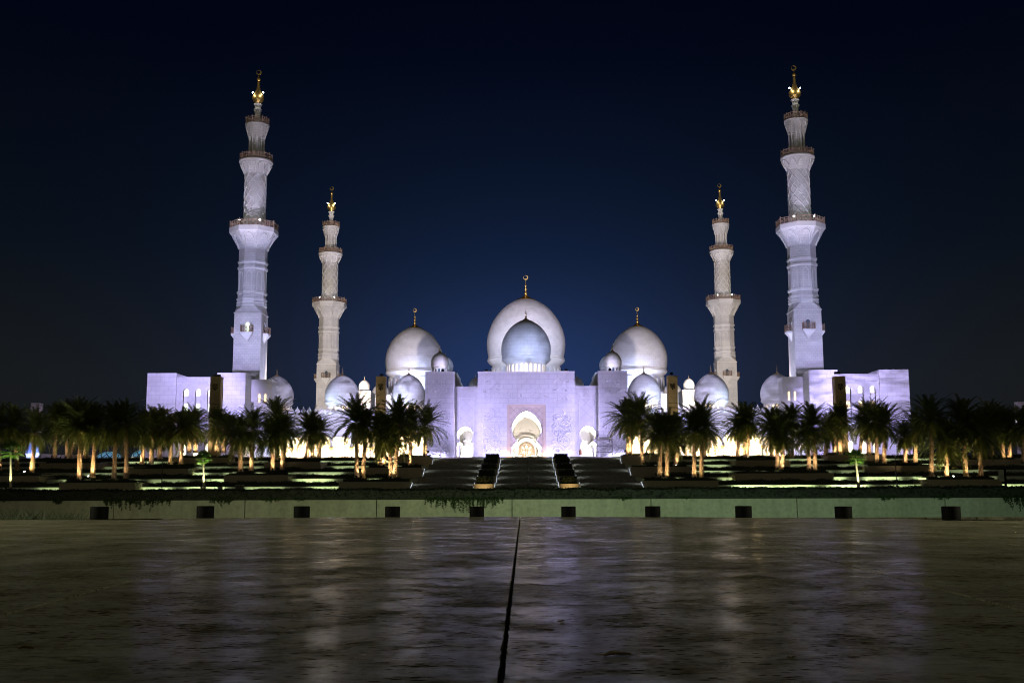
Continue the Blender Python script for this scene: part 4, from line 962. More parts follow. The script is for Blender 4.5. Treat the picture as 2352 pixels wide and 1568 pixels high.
# ------------------------------------------------------------------ arcades on both sides
AY = 240.0
AW = 4.12
for s in (-1, 1):
    arc = thing('arcade', (s * 42, AY, PLAT), 'glowing white arcade of horseshoe arches under a battlement, %s' % ('on the glass dome side' if s < 0 else 'on the sign post side'), 'arcade', 'arcades flanking the gateway')
    x_in, x_out = xT + .05, XP(634, 1000, AY); n = int((x_out - x_in) / AW); aw = (x_out - x_in) / n
    zA = ZP(952, AY); zt = ZP(1002, AY); zcap = ZP(1024, AY)
    b = MB(); cols = []
    for k in range(n):
        cx = s * (x_in + aw * (k + .5)); nhw = aw * .385; Rr = aw * .46; zc = zcap + (zt - zcap) * .42
        kk = keyhole(cx, zcap, nhw, zcap + .15, zcap + .3, nhw, Rr, zc, zt, 1)
        kk = [p for i, p in enumerate(kk) if i == 0 or abs(p[0] - kk[i - 1][0]) + abs(p[1] - kk[i - 1][1]) > 1e-4]
        out = [(cx - aw / 2, zcap)] + kk + [(cx + aw / 2, zcap), (cx + aw / 2, zA), (cx - aw / 2, zA)]
        b.poly(out, wfn(AY))
        for p, q in zip(kk, kk[1:]): b.face([(p[0], AY, p[1]), (q[0], AY, q[1]), (q[0], AY + .9, q[1]), (p[0], AY + .9, p[1])])
    x0, x1 = sorted((s * x_in, s * x_out))
    b.box(x0, x1, AY + .0 - .12, AY + .5, zA - .01, zA + .35)
    b.box(x0, x1, AY + .9, AY + 12, zA - .6, zA)
    b.build('wall', 'trim', arc)
    MB().box(x0, x1, AY + 8, AY + 8.4, PLAT, zA - .6).build('inner_wall', 'warm_stone', arc)
    for k in range(n + 1):
        cx = s * (x_in + aw * k)
        for dx in (-.22, .22):
            for dy in (.2, .7): MB().lathe([(.17, PLAT), (.17, PLAT + .15), (.12, PLAT + .25), (.11, zcap - .75)], 10, (cx + dx, AY + dy)).build('column', 'trim', arc)
        MB().lathe([(.30, zcap - .78), (.34, zcap - .60), (.52, zcap - .30), (.60, zcap - .12), (.60, zcap)], 12, (cx, AY + .45)).build('capital', 'gold', arc)
    # battlement of leaf-shaped merlons
    mw = 1.36; m0 = None; nm = int((x1 - x0) / mw)
    shape = [(-.24, 0), (-.24, .18), (-.62, .52), (-.56, .85), (-.28, 1.10), (-.05, 1.55), (0, 1.75), (.05, 1.55), (.28, 1.10), (.56, .85), (.62, .52), (.24, .18), (.24, 0)]
    for k in range(nm):
        if m0 is None:
            m0 = MB().prism(shape, lambda u, v, d=0: (u, d, v), .22).build('merlon', 'trim', arc, (0, 0, 0)); m = m0
        else: m = m0.copy(); COL.objects.link(m); m.parent = arc
        m.location = (x0 + mw * (k + .5) - arc.location.x, .1, zA + .34 - PLAT)
    # roof domes
    for off, pt, Rp, ptop in ((424, 862, 39.5, 838), (575.5, 863, 39, 839.5)) + (((270.5, 861.5, 38, 836),)):
        y1 = 249.0; dome(arc, s * XP(off, 900, y1), y1, ZP(pt, y1), XP(Rp, 900, y1), (ZP(ptop, y1) - ZP(pt, y1)), ZP(926.5, y1) - ZP(943, y1), 22, 'lit_warm', drum_r=.87)
        MB().box(s * XP(off, 900, y1) - 3.6, s * XP(off, 900, y1) + 3.6, y1 - 3.6, y1 + 3.6, zA - .05, ZP(942, y1) + .02).build('dome_base', 'trim', arc)
    y1 = 292.0; ox = s * XP(371 + 3, 900, y1)
    MB().box(ox - XP(15.5, 900, y1), ox + XP(15.5, 900, y1), y1, y1 + 9, PLAT, ZP(896, y1)).build('corner_kiosk', 'trim', arc)
    dome(arc, s * XP(377.5, 880, y1), y1 + 4, ZP(868, y1), XP(13, 880, y1), ZP(857, y1) - ZP(868, y1), 1.4, 0, drum_r=.95)
    lamp('AREA', (s * (x_in + x_out) / 2, AY + 1.4, zt + 1.0), 14000, (1.0, .87, .62), target=(s * (x_in + x_out) / 2, AY + 8, PLAT + 1.2), size=(abs(x_out - x_in), .8))
    lamp('AREA', (s * (x_in + x_out) / 2, AY - 1.6, PLAT + .2), 1500, (.62, .68, 1.0), target=(s * (x_in + x_out) / 2, AY + .6, PLAT + 7), size=(abs(x_out - x_in), .25))
    lamp('AREA', (s * (x_in + x_out) / 2, AY + 4.2, PLAT + .05), 7000, (1.0, .80, .48), target=(s * (x_in + x_out) / 2, AY + 4.6, PLAT + 6), size=(abs(x_out - x_in), 2.5))

# ------------------------------------------------------------------ annex blocks
NY = 236.0
for s in (-1, 1):
    an = thing('annex_building', (s * 74, NY, PLAT - 2), 'white annex block with arched window columns, %s' % ('beside the glass domes' if s < 0 else 'its outer tower crossed by cloud shadows'), 'building', 'annex blocks beside the front minarets')
    def X(off, py=900, y=NY): return s * XP(off, py, y)
    zt = ZP(852.5, NY); zm = ZP(861, NY)
    def bx(o0, o1, y0, y1, z0, z1, nm, m): 
        a, c = sorted((X(o0), X(o1))); return MB().box(a, c, y0, y1, z0, z1).build(nm, m, an)
    bx(648, 714, NY, NY + 9, PLAT - 2, zt, 'inner_tower', 'wall'); bx(809, 876, NY, NY + 14, PLAT - 2, zt, 'outer_tower', 'wall')
    # middle wall with window recesses pierced
    a, c = sorted((X(713.9), X(809.1))); yw = NY + .8
    cols = sorted(X(o_) for o_ in ((788, 760, 732) if s < 0 else (738.5, 767.5, 795)))
    hw = abs(XP(788 + 6.3, 900, NY) - XP(788, 900, NY)); zt0, zt1 = ZP(887.5, NY), PLAT + 4.5
    b = MB(); edges = [a]
    for cx in cols: edges += [cx - hw, cx + hw]
    edges.append(c); zr = ZP(878, NY)
    ap0 = arch_pts(hw * 2, zt0 - zt1)
    for k in range(0, len(edges), 2): b.box(edges[k], edges[k + 1], yw, yw + 8, PLAT - 2, zr)
    for cx in cols:
        out = [(cx - hw, zr), (cx - hw, zt1)][::-1][:0] + [(cx + p[0], zt1 + p[1]) for p in ap0] + [(cx + hw, zr), (cx - hw, zr)]
        b.poly(out, wfn(yw))
        for p, q in zip(ap0, ap0[1:]): b.face([(cx + p[0], yw, zt1 + p[1]), (cx + q[0], yw, zt1 + q[1]), (cx + q[0], yw + .6, zt1 + q[1]), (cx + p[0], yw + .6, zt1 + p[1])])
    b.build('middle_wall', 'lozenge', an)
    b = MB(); b.box(a, c, yw - .25, yw + 8, zr, zm); b.build('parapet', 'wall', an)
    b = MB(); b.box(a, c, yw + .6, yw + .9, PLAT - 2, zr); b.build('recess_back', 'trim', an)
    for k, cx in enumerate(cols):
        # upper arched window, lower square window, tall lit ground arch
        for (z0, z1, arched, mlit) in ((ZP(905, NY), ZP(889, NY), True, 'lit_hot'), (ZP(940.5, NY), ZP(923, NY), False, 'lit_green' if s < 0 else 'lit_warm'), (PLAT + .2, ZP(1013, NY), True, 'lit_hot')):
            if s > 0 and k == 1 and z1 > 24: mlit = 'glass_dark'
            ww = hw * 1.8 if z0 < PLAT + 1 else hw * 1.7
            pts = [(cx + p[0], z0 + p[1]) for p in (arch_pts(ww, z1 - z0) if arched else [(-ww / 2, 0), (ww / 2, 0), (ww / 2, z1 - z0), (-ww / 2, z1 - z0)])]
            yy = yw + .45 if z0 > PLAT + 1 else yw - .08
            wdw = MB().prism(pts, lambda u, v, d=0: (u, yy + d, v), .14).build('window', 'trim', an)
            ins = [(cx + (p[0] - cx) * .84, z0 + .12 + (p[1] - z0) * .92) for p in pts]
            o = MB().poly(ins, wfn(yy - .01)).build('pane', mlit); o.parent = wdw
            if z0 > PLAT + 1:
                f = MB(); f.box(cx - ww * .42, cx + ww * .42, yy - .05, yy - .015, z0 + (z1 - z0) * .42, z0 + (z1 - z0) * .47); f.box(cx - .03, cx + .03, yy - .05, yy - .015, z0 + .12, z0 + (z1 - z0) * .42)
                o = f.build('glazing_bar', 'grey_metal'); o.parent = wdw
    # wing joining the arcade
    zw = ZP(868, NY + 5)
    a, c = sorted((X(600), X(650))); MB().box(a, c, NY + 5.2, NY + 16, PLAT, zw).build('wing', 'trim', an)
    for k, (oo, w_) in enumerate(((628, .30), (614, .30))):
        for z0, z1 in ((ZP(918, NY), ZP(896, NY)), ):
            cx = X(oo); wdw = MB().prism([(cx + p[0], z0 + p[1]) for p in arch_pts(w_ * 2, z1 - z0)], lambda u, v, d=0: (u, NY + 5.12 + d, v), .1).build('window', 'trim', an)
            o = MB().poly([(cx + p[0] * .7, z0 + .1 + p[1] * .92) for p in arch_pts(w_ * 2, z1 - z0)], wfn(NY + 5.1)).build('pane', 'lit_warm'); o.parent = wdw

# ------------------------------------------------------------------ minarets
MY = 260.0
def mz(py): return W(595, py, MY).z - PLAT
def octo(mb, r0, z0, r1, z1, n=8, rot=PI / 8, capt=False):
    """flat-sided ring of n faces; r is the apothem"""
    k0 = 1 / math.cos(PI / n)
    a = [(r0 * k0 * math.cos(rot + 2 * PI * k / n), r0 * k0 * math.sin(rot + 2 * PI * k / n), z0) for k in range(n)]; c = [(r1 * k0 * math.cos(rot + 2 * PI * k / n), r1 * k0 * math.sin(rot + 2 * PI * k / n), z1) for k in range(n)]
    for k in range(n): j = (k + 1) % n; mb.face([a[k], a[j], c[j], c[k]])
    if capt: mb.face(c)
def niche_frames(n, fn, rot, r=.09):
    mb = MB()
    for k in range(n): mb.tube(fn(rot + 2 * PI * k / n), r, 5)
    return mb
def railing(parent, z, rad, h, n, rot, npan):
    """bronze balustrade: posts, rails and lattice panels on an n-sided plan"""
    mb = MB(); k0 = 1 / math.cos(PI / n); cor = [Vector((rad * k0 * math.cos(rot + 2 * PI * k / n), rad * k0 * math.sin(rot + 2 * PI * k / n), z)) for k in range(n)]
    for k in range(n):
        p, q = cor[k], cor[(k + 1) % n]
        for zz, rr in ((.08 * h, .07), (.95 * h, .09), (.72 * h, .05)): mb.tube([p + Vector((0, 0, zz)), q + Vector((0, 0, zz))], rr, 5)
        for j in range(npan):
            a = p.lerp(q, j / npan); c = p.lerp(q, (j + 1) / npan)
            mb.tube([a, a + Vector((0, 0, h * (1.18 if j == 0 else 1.05)))], .11 if j == 0 else .08, 6)
            m = (a + c) / 2; u = Vector((0, 0, 1))
            for A_, B_ in ((a + u * .1 * h, c + u * .72 * h), (c + u * .1 * h, a + u * .72 * h)): mb.tube([A_, B_], .05, 4)
            mb.tube([m + u * .2 * h, (a + m) / 2 + u * .41 * h, m + u * .62 * h, (c + m) / 2 + u * .41 * h], .05, 4, True)
    return mb.build('railing', 'bronze', parent, (0, 0, 0))
HS, OA = 3.32, 3.22
LAT_R = 2.62
def make_minaret(loc, label):
    t = thing('minaret', loc, label, 'minaret', 'minarets around the courtyard')
    L0 = (0, 0, 0)
    zq = [mz(v) for v in (723, 706)]; sh = MB(); sh.box(-HS, HS, -HS, HS, -.02, zq[0]); sh.build('square_shaft', 'tower', t, L0)
    MB().box(-HS - .16, HS + .16, -HS - .16, HS + .16, zq[0] - .12, zq[0] + .12).build('ledge', 'trim', t, L0)
    # square to octagon transition
    mb = MB(); k = math.tan(PI / 8) * OA; za, zb = zq[0] + .12, zq[1] + .2
    S = [(-HS, -HS), (HS, -HS), (HS, HS), (-HS, HS)]; O = [(-k, -OA), (k, -OA), (OA, -k), (OA, k), (k, OA), (-k, OA), (-OA, k), (-OA, -k)]
    for q in range(4):
        a, c = S[q], S[(q + 1) % 4]; o0, o1 = O[2 * q], O[2 * q + 1]; o2 = O[(2 * q + 2) % 8]
        mb.face([(*a, za), (*c, za), (*o1, zb), (*o0, zb)]); mb.face([(*c, za), (*o2, zb), (*o1, zb)])
    mb.build('transition', 'tower', t, L0)
    mb = MB(); octo(mb, OA, zb, OA, mz(576)); mb.build('octagonal_shaft', 'tower', t, L0)
    for p0, p1 in ((705, 701.5), (699, 696), (692, 687.5), (677, 672.5), (621, 616.5), (607, 603)):
        mb = MB(); z0, z1 = mz(p0), mz(p1); octo(mb, OA, z0 - .25, OA + .22, z0); octo(mb, OA + .22, z0, OA + .22, z1); octo(mb, OA + .22, z1, OA, z1 + .1); mb.build('band', 'trim', t, L0)
    # blind niches on the octagon
    z0, z1 = mz(671), mz(629)
    for q in range(8):
        a = q * PI / 4; ct, st_ = math.cos(a), math.sin(a)
        fr = MB(); ap = arch_pts(1.05, z1 - z0, 8)
        fn = lambda u, v, d=0.0: (ct * (OA + .10 - d) - st_ * u, st_ * (OA + .10 - d) + ct * u, z0 + v)
        ow = arch_pts(1.55, z1 - z0 + .3, 8)
        for i in range(len(ap) - 1): fr.face([fn(*ap[i]), fn(*ap[i + 1]), fn(*ow[i + 1]), fn(*ow[i])]); fr.face([fn(*ow[i]), fn(*ow[i + 1]), fn(*ow[i + 1], .1), fn(*ow[i], .1)]); fr.face([fn(*ap[i]), fn(*ap[i + 1]), fn(*ap[i + 1], .1), fn(*ap[i], .1)])
        fr.build('blind_niche', 'trim', t, L0)
    # first capital: octagonal flare with arched recesses, platform and railing
    zf = [mz(576), mz(541), mz(528)]; RT = 5.42
    prof = [(OA, zf[0])] + [(OA + (RT - OA) * (q / 8) ** 1.25, zf[0] + (zf[1] - zf[0]) * q / 8) for q in range(1, 9)]
    mb = MB()
    for p, q in zip(prof, prof[1:]): octo(mb, p[0], p[1], q[0], q[1])
    mb.build('flared_capital', 'tower', t, L0)
    mb = MB(); octo(mb, RT, zf[1], RT + .18, zf[1] + .25); octo(mb, RT + .18, zf[1] + .25, RT + .18, zf[2] - .05, capt=True); mb.build('platform', 'trim', t, L0)
    def onflare(prof_, ang, u, zz, out):
        for (r0, a0), (r1, a1) in zip(prof_, prof_[1:]):
            if a0 <= zz <= a1: r = r0 + (r1 - r0) * (zz - a0) / (a1 - a0) + out; return (math.cos(ang) * r - math.sin(ang) * u, math.sin(ang) * r + math.cos(ang) * u, zz)
        r = prof_[-1][0] + out; return (math.cos(ang) * r - math.sin(ang) * u, math.sin(ang) * r + math.cos(ang) * u, zz)
    def arch_on(prof_, ang, hw, zb_, zt_, out, n=14):
        pts = []
        for q in range(n + 1):
            tq = q / n; a = PI - PI * tq; u = hw * math.cos(a) * (1 + .18 * math.sin(a)); v = zb_ + (zt_ - zb_) * (math.sin(a) ** .8 if math.sin(a) > 0 else 0); pts.append(onflare(prof_, ang, u, min(v, prof_[-1][1]), out))
        return pts
    h1 = zf[1] - zf[0]
    for q in range(8):
        a = q * PI / 4
        mb = MB(); mb.tube(arch_on(prof, a, 1.15, zf[0] + .2, zf[1] - .28 * h1 * .4, .06), .19, 6); mb.tube(arch_on(prof, a, 1.55, zf[0] + .05, zf[1] - .02, .02), .08, 6); mb.build('capital_arch', 'trim', t, L0)
    railing(t, zf[2], RT + .02, mz(514) - zf[2], 8, PI / 8, 4)
    # lozenge-carved cylinder
    zl = [zf[2], mz(402)]
    MB().lathe([(LAT_R * 1.0, zl[0]), (LAT_R, zl[1])], 48, (0, 0), True, 0).build('lozenge_shaft', 'tower', t, L0)
    mb = MB(); nh = 8
    for hand in (-1, 1):
        for q in range(nh):
            pts = []
            for i in range(45):
                f = i / 44; a = 2 * PI * q / nh + hand * f * 2 * PI * .70; pts.append(((LAT_R + .0) * math.cos(a), (LAT_R + .0) * math.sin(a), zl[0] + (zl[1] - zl[0]) * f))
            mb.tube(pts, .17, 6)
    mb.build('lozenge_ribs', 'trim', t, L0)
    # second capital
    z0, z1, z2 = mz(402), mz(377), mz(371.5); R2 = 4.05
    prof2 = [(LAT_R, z0)] + [(LAT_R + (R2 - LAT_R) * (q / 8) ** 1.15, z0 + (z1 - z0) * q / 8) for q in range(1, 9)]
    MB().lathe(prof2, 48).build('flared_capital', 'tower', t, L0)
    MB().lathe([(R2, z1), (R2 + .14, z1 + .2), (R2 + .14, z2), (R2 - .3, z2 + .02)], 48).build('platform', 'trim', t, L0)
    for q in range(10):
        mb = MB(); a = 2 * PI * (q + .5) / 10; mb.tube(arch_on(prof2, a, .80, z0 - .0, z1 - .35, .05), .15, 6); mb.build('capital_arch', 'trim', t, L0)
    railing(t, z2, R2 - .12, mz(358) - z2, 16, 0, 2)
    # column stage
    z3, z4 = z2, mz(318)
    MB().lathe([(1.42, z3), (1.42, z4 + .4)], 32).build('lantern_core', 'tower', t, L0)
    for q in range(10):
        a = 2 * PI * q / 10; MB().lathe([(.34, z3), (.34, z3 + .3), (.25, z3 + .5), (.235, z4 - .5), (.34, z4 - .15), (.36, z4 + .1)], 12, (1.83 * math.cos(a), 1.83 * math.sin(a))).build('column', 'trim', t, L0)
    z5, z6 = mz(291), mz(288); R1 = 2.92
    prof3 = [(2.02, z4)] + [(2.02 + (R1 - 2.02) * (q / 6) ** 1.2, z4 + (z5 - z4) * q / 6) for q in range(1, 7)]
    MB().lathe(prof3, 40).build('flared_capital', 'tower', t, L0)
    MB().lathe([(R1, z5), (R1 + .08, z5 + .12), (R1 + .08, z6), (R1 - .3, z6 + .01)], 40).build('platform', 'trim', t, L0)
    for q in range(10): mb = MB(); mb.tube(arch_on(prof3, 2 * PI * (q + .5) / 10, .56, z4 + .05, z5 - .3, .02), .08, 6); mb.build('capital_arch', 'trim', t, L0)
    railing(t, z6, R1 - .1, mz(274.5) - z6, 14, 0, 2)
    # neck and gilded finial
    N = [(1.02, z6), (.80, mz(280)), (.68, mz(271)), (.68, mz(264)), (.82, mz(258)), (1.04, mz(254)), (1.04, mz(252.5)), (.80, mz(251)), (.70, mz(248)), (.80, mz(244.5)), (1.05, mz(241.5)), (1.05, mz(240.3)), (.7, mz(239))]
    MB().lathe(N, 32).build('neck', 'trim', t, L0)
    zb_ = mz(239.3); zc = mz(226); Rb = 1.48; G = [(.78, zb_)]
    for d in (-50, -30, -10, 10, 30, 48): a = math.radians(d); G.append((Rb * math.cos(a), zc + Rb * math.sin(a)))
    G += [(.80, mz(213)), (.52, mz(207)), (.36, mz(201)), (.31, mz(190)), (.34, mz(188.5)), (.22, mz(187.5))]
    for d in (-50, -20, 10, 40): a = math.radians(d); G.append((.52 * math.cos(a), mz(182.8) + .52 * math.sin(a)))
    G += [(.16, mz(176)), (.07, mz(173))]
    fin = MB().lathe(G, 32).build('finial', 'gold', t, L0)
    mb = MB(); crescent(mb, (0, 0, mz(167.3)), .66, .09); c = mb.build('crescent', 'gold'); c.parent = fin
    # balconies on the square shaft
    for q in range(4):
        a = -PI / 2 + q * PI / 2; ct, st_ = math.cos(a), math.sin(a)
        fn = lambda u, o, z: (ct * (HS + o) - st_ * u, st_ * (HS + o) + ct * u, z)
        zb0 = mz(767.5); bal = MB(); hw, dp = 1.45, 1.25
        def ringz(f, z): return [fn(-hw * f, 0, z), fn(-hw * f, dp * f, z), fn(hw * f, dp * f, z), fn(hw * f, 0, z)]
        lv = [(1.0, zb0), (1.0, zb0 - .35), (.82, zb0 - .7), (.40, zb0 - 1.5), (.02, zb0 - 2.5)]
        bal.face(ringz(1.0, zb0))
        for (f0, a0), (f1, a1) in zip(lv, lv[1:]):
            A_, B_ = ringz(f0, a0), ringz(f1, a1)
            for i in range(3): bal.face([A_[i], A_[i + 1], B_[i + 1], B_[i]])
        bo = bal.build('balcony', 'trim', t, L0)
        mb = MB(); rh = mz(753) - zb0; P4 = [Vector(p) for p in ringz(.97, zb0)]
        for i in range(3):
            p, c = P4[i], P4[i + 1]; n = 2 if i != 1 else 4
            for zz, rr in ((.08, .06), (.95, .08), (.7, .05)): mb.tube([p + Vector((0, 0, rh * zz)), c + Vector((0, 0, rh * zz))], rr, 5)
            for j in range(n + 1): m = p.lerp(c, j / n); mb.tube([m, m + Vector((0, 0, rh * (1.1 if j in (0, n) else .95)))], .08, 5)
            for j in range(n):
                m0, m1 = p.lerp(c, j / n), p.lerp(c, (j + 1) / n); u = Vector((0, 0, rh)); mb.tube([m0 + u * .1, m1 + u * .7], .05, 4); mb.tube([m1 + u * .1, m0 + u * .7], .05, 4)
        r_ = mb.build('balcony_railing', 'bronze'); r_.parent = bo
        dz = mz(749.5); dr = MB().poly([(p[0], zb0 + p[1]) for p in arch_pts(.95, dz - zb0 + .5, 8)], lambda u, v: fn(u, .03, v)).build('balcony_door', 'glass_dark', t, L0)
        mb = MB(); mb.tube([fn(p[0], .05, zb0 + p[1]) for p in arch_pts(1.35, dz - zb0 + .9, 8)], .11, 5); mb.build('door_arch', 'trim', t, L0)
    # visible lamps by the gilded ball and on the first balcony
    for x in (-1.35, 1.35):
        mb = MB(); mb.lathe([(.0, -.18), (.13, -.10), (.14, .07), (.07, .14)], 10, (0, 0)); o = mb.build('ball_lamp', 'lens_cool', t, (x, -.35, mz(214)))
    for x in (-2.6, 2.4):
        mb = MB(); mb.lathe([(.0, -.18), (.13, -.10), (.14, .07), (.07, .14)], 10, (0, 0)); o = mb.build('balcony_lamp', 'lens_cool', t, (x, -4.2, zf[2] + 1.5))
    return t
def minaret_x(px_tip, py_tip, y): return W(px_tip, py_tip, y).x
xm = (minaret_x(1823, 160, MY) - minaret_x(595, 164, MY)) / 2; xo_ = (minaret_x(1823, 160, MY) + minaret_x(595, 164, MY)) / 2
LABM = ['taller front minaret rising behind the annex near the glass domes', 'taller front minaret rising behind the annex with cloud-shadowed tower', 'smaller rear minaret of warm cream tone on the glass dome side', 'smaller rear minaret of warm cream tone on the sign post side']
m0 = make_minaret((-xm + xo_, MY, PLAT), LABM[0])
m1 = copy_tree(m0); m1.location = (xm + xo_, MY, PLAT); m1['label'] = LABM[1]
# the western front minaret has one lit balcony door
for ch in m0.children:
    if ch.name.startswith('balcony_door'):
        ys = [v.co.y for v in ch.data.vertices]
        if max(ys) < -3: ch.data = ch.data.copy(); ch.data.materials[0] = M['lit_green']
MY2 = MY * 1.405
for m_, yy in ((-xm + xo_, MY), (xm + xo_, MY)):
    for x in (-1.9, 1.9): lamp('POINT', (m_ + x, yy - 2.0, PLAT + mz(217)), 190, (1.0, .95, .85), .08)
xb = (W(1654, 428, MY2).x - W(764, 431, MY2).x) / 2
REAR = []
for s, lab in ((-1, LABM[2]), (1, LABM[3])):
    m = copy_tree(m1); m.location = (s * xb, MY2, PLAT); m['label'] = lab; REAR.append(m)
    for x in (-1.9, 1.9): lamp('POINT', (s * xb + x, MY2 - 2.0, PLAT + mz(217)), 190, (1.0, .95, .85), .08)

# ------------------------------------------------------------------ projector towers (brown stone pillars)
def light_tower(px, ptop, Y, wpx, label, m='brown', lamp_side=0):
    p = W(px, ptop, Y); hw = wpx / 2 * Y / F; zt = p.z; zb = LAWN_Z + .2
    t = thing('light_tower', (p.x, Y, zb), label, 'light tower', 'stone light towers in the garden')
    x = p.x
    MB().box(x - hw, x + hw, Y, Y + hw * 2, zb, zt - 5.5).build('lower_shaft', m, t)
    MB().box(x - hw + .03, x + hw - .03, Y + .03, Y + hw * 2 - .03, zt - 5.5, zt - 5.42).build('joint_band', 'black', t)
    MB().box(x - hw, x + hw, Y, Y + hw * 2, zt - 5.42, zt - .12).build('upper_shaft', m, t)
    MB().box(x - hw - .04, x + hw + .04, Y - .04, Y + hw * 2 + .04, zt - .12, zt).build('cap', m, t)
    if m == 'brown': lamp('SPOT', (x - (1.5 if px < AX else -1.5), Y - 8.0, zb + 5.5), 2600, (1.0, .84, .55), .1, (x, Y, zt - 3.5), 44, .8, parent=t)  # unseen spot added among the palms to brighten the brown tower
    # square ornamental plaque of interlaced strokes
    mb = MB(); c = zt - 2.05; e = .47; g_ = .045; rng = random.Random(4)
    def bar(u0, u1, v0, v1): mb.box(x + u0, x + u1, Y - .05, Y - .001, c + v0, c + v1)
    for k in range(5):
        v = -e + k * e / 2; bar(-e, e, v - g_, v + g_)
    for k in range(7):
        u = -e + k * e / 3
        for j in range(4):
            if (k * 3 + j * 5) % 4 != 0: v = -e + j * e / 2; mb.box(x + u - g_, x + u + g_, Y - .046, Y - .002, c + v + .06, c + v + e / 2 - .06)
    mb.box(x - .12, x + .12, Y - .048, Y - .003, c - e - .30, c - e - .06)
    mb.build('ornament', 'black', t)
    # side slot with the lattice strip
    s = 1 if px < AX else -1
    mb = MB()
    for k in range(22): z = zt - .6 - k * .42; mb.box(x + s * hw - .02, x + s * hw + .04, Y + hw * .7, Y + hw * 1.3, z - .30, z)
    mb.build('side_lattice', 'warm_stone', t)
    if lamp_side:
        for k in range(lamp_side):
            o = MB().lathe([(0, -.14), (.14, -.08), (.15, .08), (0, .14)], 10).build('projector', 'lens_cool', t); o.location = (x + s * (hw + .15) - p.x, hw, zt - 4.4 - 1.9 * k - zb); o.matrix_parent_inverse = Matrix()
    return t
light_tower(495, 864, 211.0, 24, 'brown stone light tower standing before the annex near the glass domes')
light_tower(874.5, 864, 211.0, 22.5, 'brown stone light tower standing before the dome beside the gateway, near the seated person')
light_tower(1544.5, 862.5, 211.0, 22.5, 'brown stone light tower standing before the dome beside the gateway, near the scaffold tower')
light_tower(1929.5, 863.5, 211.0, 24, 'brown stone light tower standing before the annex on the sign post side')
light_tower(81, 925, 258.0, 20, 'distant pale light tower with glaring projectors above the palms', 'pale_build', 2)
light_tower(2348, 922, 258.0, 20, 'distant pale light tower cut by the picture edge behind palms', 'pale_build', 1)
light_tower(287, 968, 330.0, 12, 'farthest thin light tower between the two glass domes', 'pale_build', 3)

# ------------------------------------------------------------------ glass lattice domes, low buildings, blue pavilion
def glass_dome(px, ptop, pb, rpx, Y, lab):
    c = W(px, pb, Y); r = rpx * Y / F; h = W(px, ptop, Y).z - c.z
    t = thing('glass_dome', (c.x, Y, c.z - 2), lab, 'glass dome', 'blue lattice glass domes')
    prof = [(r * math.cos(a), h * math.sin(a)) for a in [PI / 2 * k / 12 for k in range(13)]]
    MB().lathe([(a + 1e-4, z + c.z) for a, z in prof], 40, (c.x, Y), True, 0, r * 1.2).build('glazing', 'lattice_glass', t)
    MB().lathe([(r * 1.06, c.z - 3.2), (r * 1.06, c.z - .15), (r * 1.0, c.z)], 40, (c.x, Y)).build('base_wall', 'warm_stone', t)
    for a in (-2.2, -1.5, -.9): lamp('SPOT', (c.x + r * 1.35 * math.cos(a), Y + r * 1.35 * math.sin(a), c.z - 2.6), 260, (1.0, .50, .16), .05, (c.x + r * math.cos(a), Y + r * math.sin(a), c.z - .6), 110, .6, parent=t)
glass_dome(251, 1036.5, 1052, 27, 250, 'blue lattice glass dome nearer the distant pale light tower')
glass_dome(331, 1031.5, 1049, 27, 262, 'blue lattice glass dome beside the annex wall')
glass_dome(2084, 1037, 1048, 16, 262, 'small blue lattice glass dome half hidden by palms past the outer annex')
def low_block(x0, x1, pt, Y, lab, m='pale_build', dp=14):
    a, c = W(x0, pt, Y), W(x1, pt, Y); t = thing('low_building', ((a.x + c.x) / 2, Y, PLAT - 4), lab, 'building')
    MB().box(a.x, c.x, Y, Y + dp, PLAT - 4.5, a.z - .3).build('wall', m, t); MB().box(a.x - .15, c.x + .15, Y - .15, Y + dp + .15, a.z - .3, a.z).build('parapet', m, t); return t
t = low_block(60, 92, 1041, 235, 'plain block carrying a blue-lit screen under the distant light tower')
o = MB().box(W(58, 1041, 235.5).x, W(91, 1041, 235.5).x, 235.6, 236.0, W(60, 1041, 235.5).z, W(60, 1015, 235.5).z).build('lit_screen', noisy('screen_surface', [(.3, (.03, .05, .12)), (.7, (.3, .35, .45))], .9, .6, 0, .02, (1, 1, .4)), t)
lamp('AREA', (W(75, 1041, 234).x, 234.0, W(75, 1042, 234).z), 500, (.30, .42, 1.0), target=(W(75, 1030, 236).x, 236, W(75, 1025, 236).z), size=(3, .2), parent=t)
low_block(100, 140, 1047, 275, 'long low pale building behind the palms toward the distant light tower')
low_block(142, 204, 1044, 270, 'low pinkish building behind the palms, nearest the first glass dome')
low_block(205, 222, 1050, 268, 'tiny pale parapet beside the first glass dome')
low_block(290, 312, 1051, 262, 'bright little pavilion between the two glass domes', 'terrace', 6)
lamp('AREA', (W(300, 1053, 258).x, 259.5, W(300, 1056, 258).z), 260, CREAM, target=(W(300, 1053, 262).x, 262, W(300, 1052, 262).z), size=(2, .3))

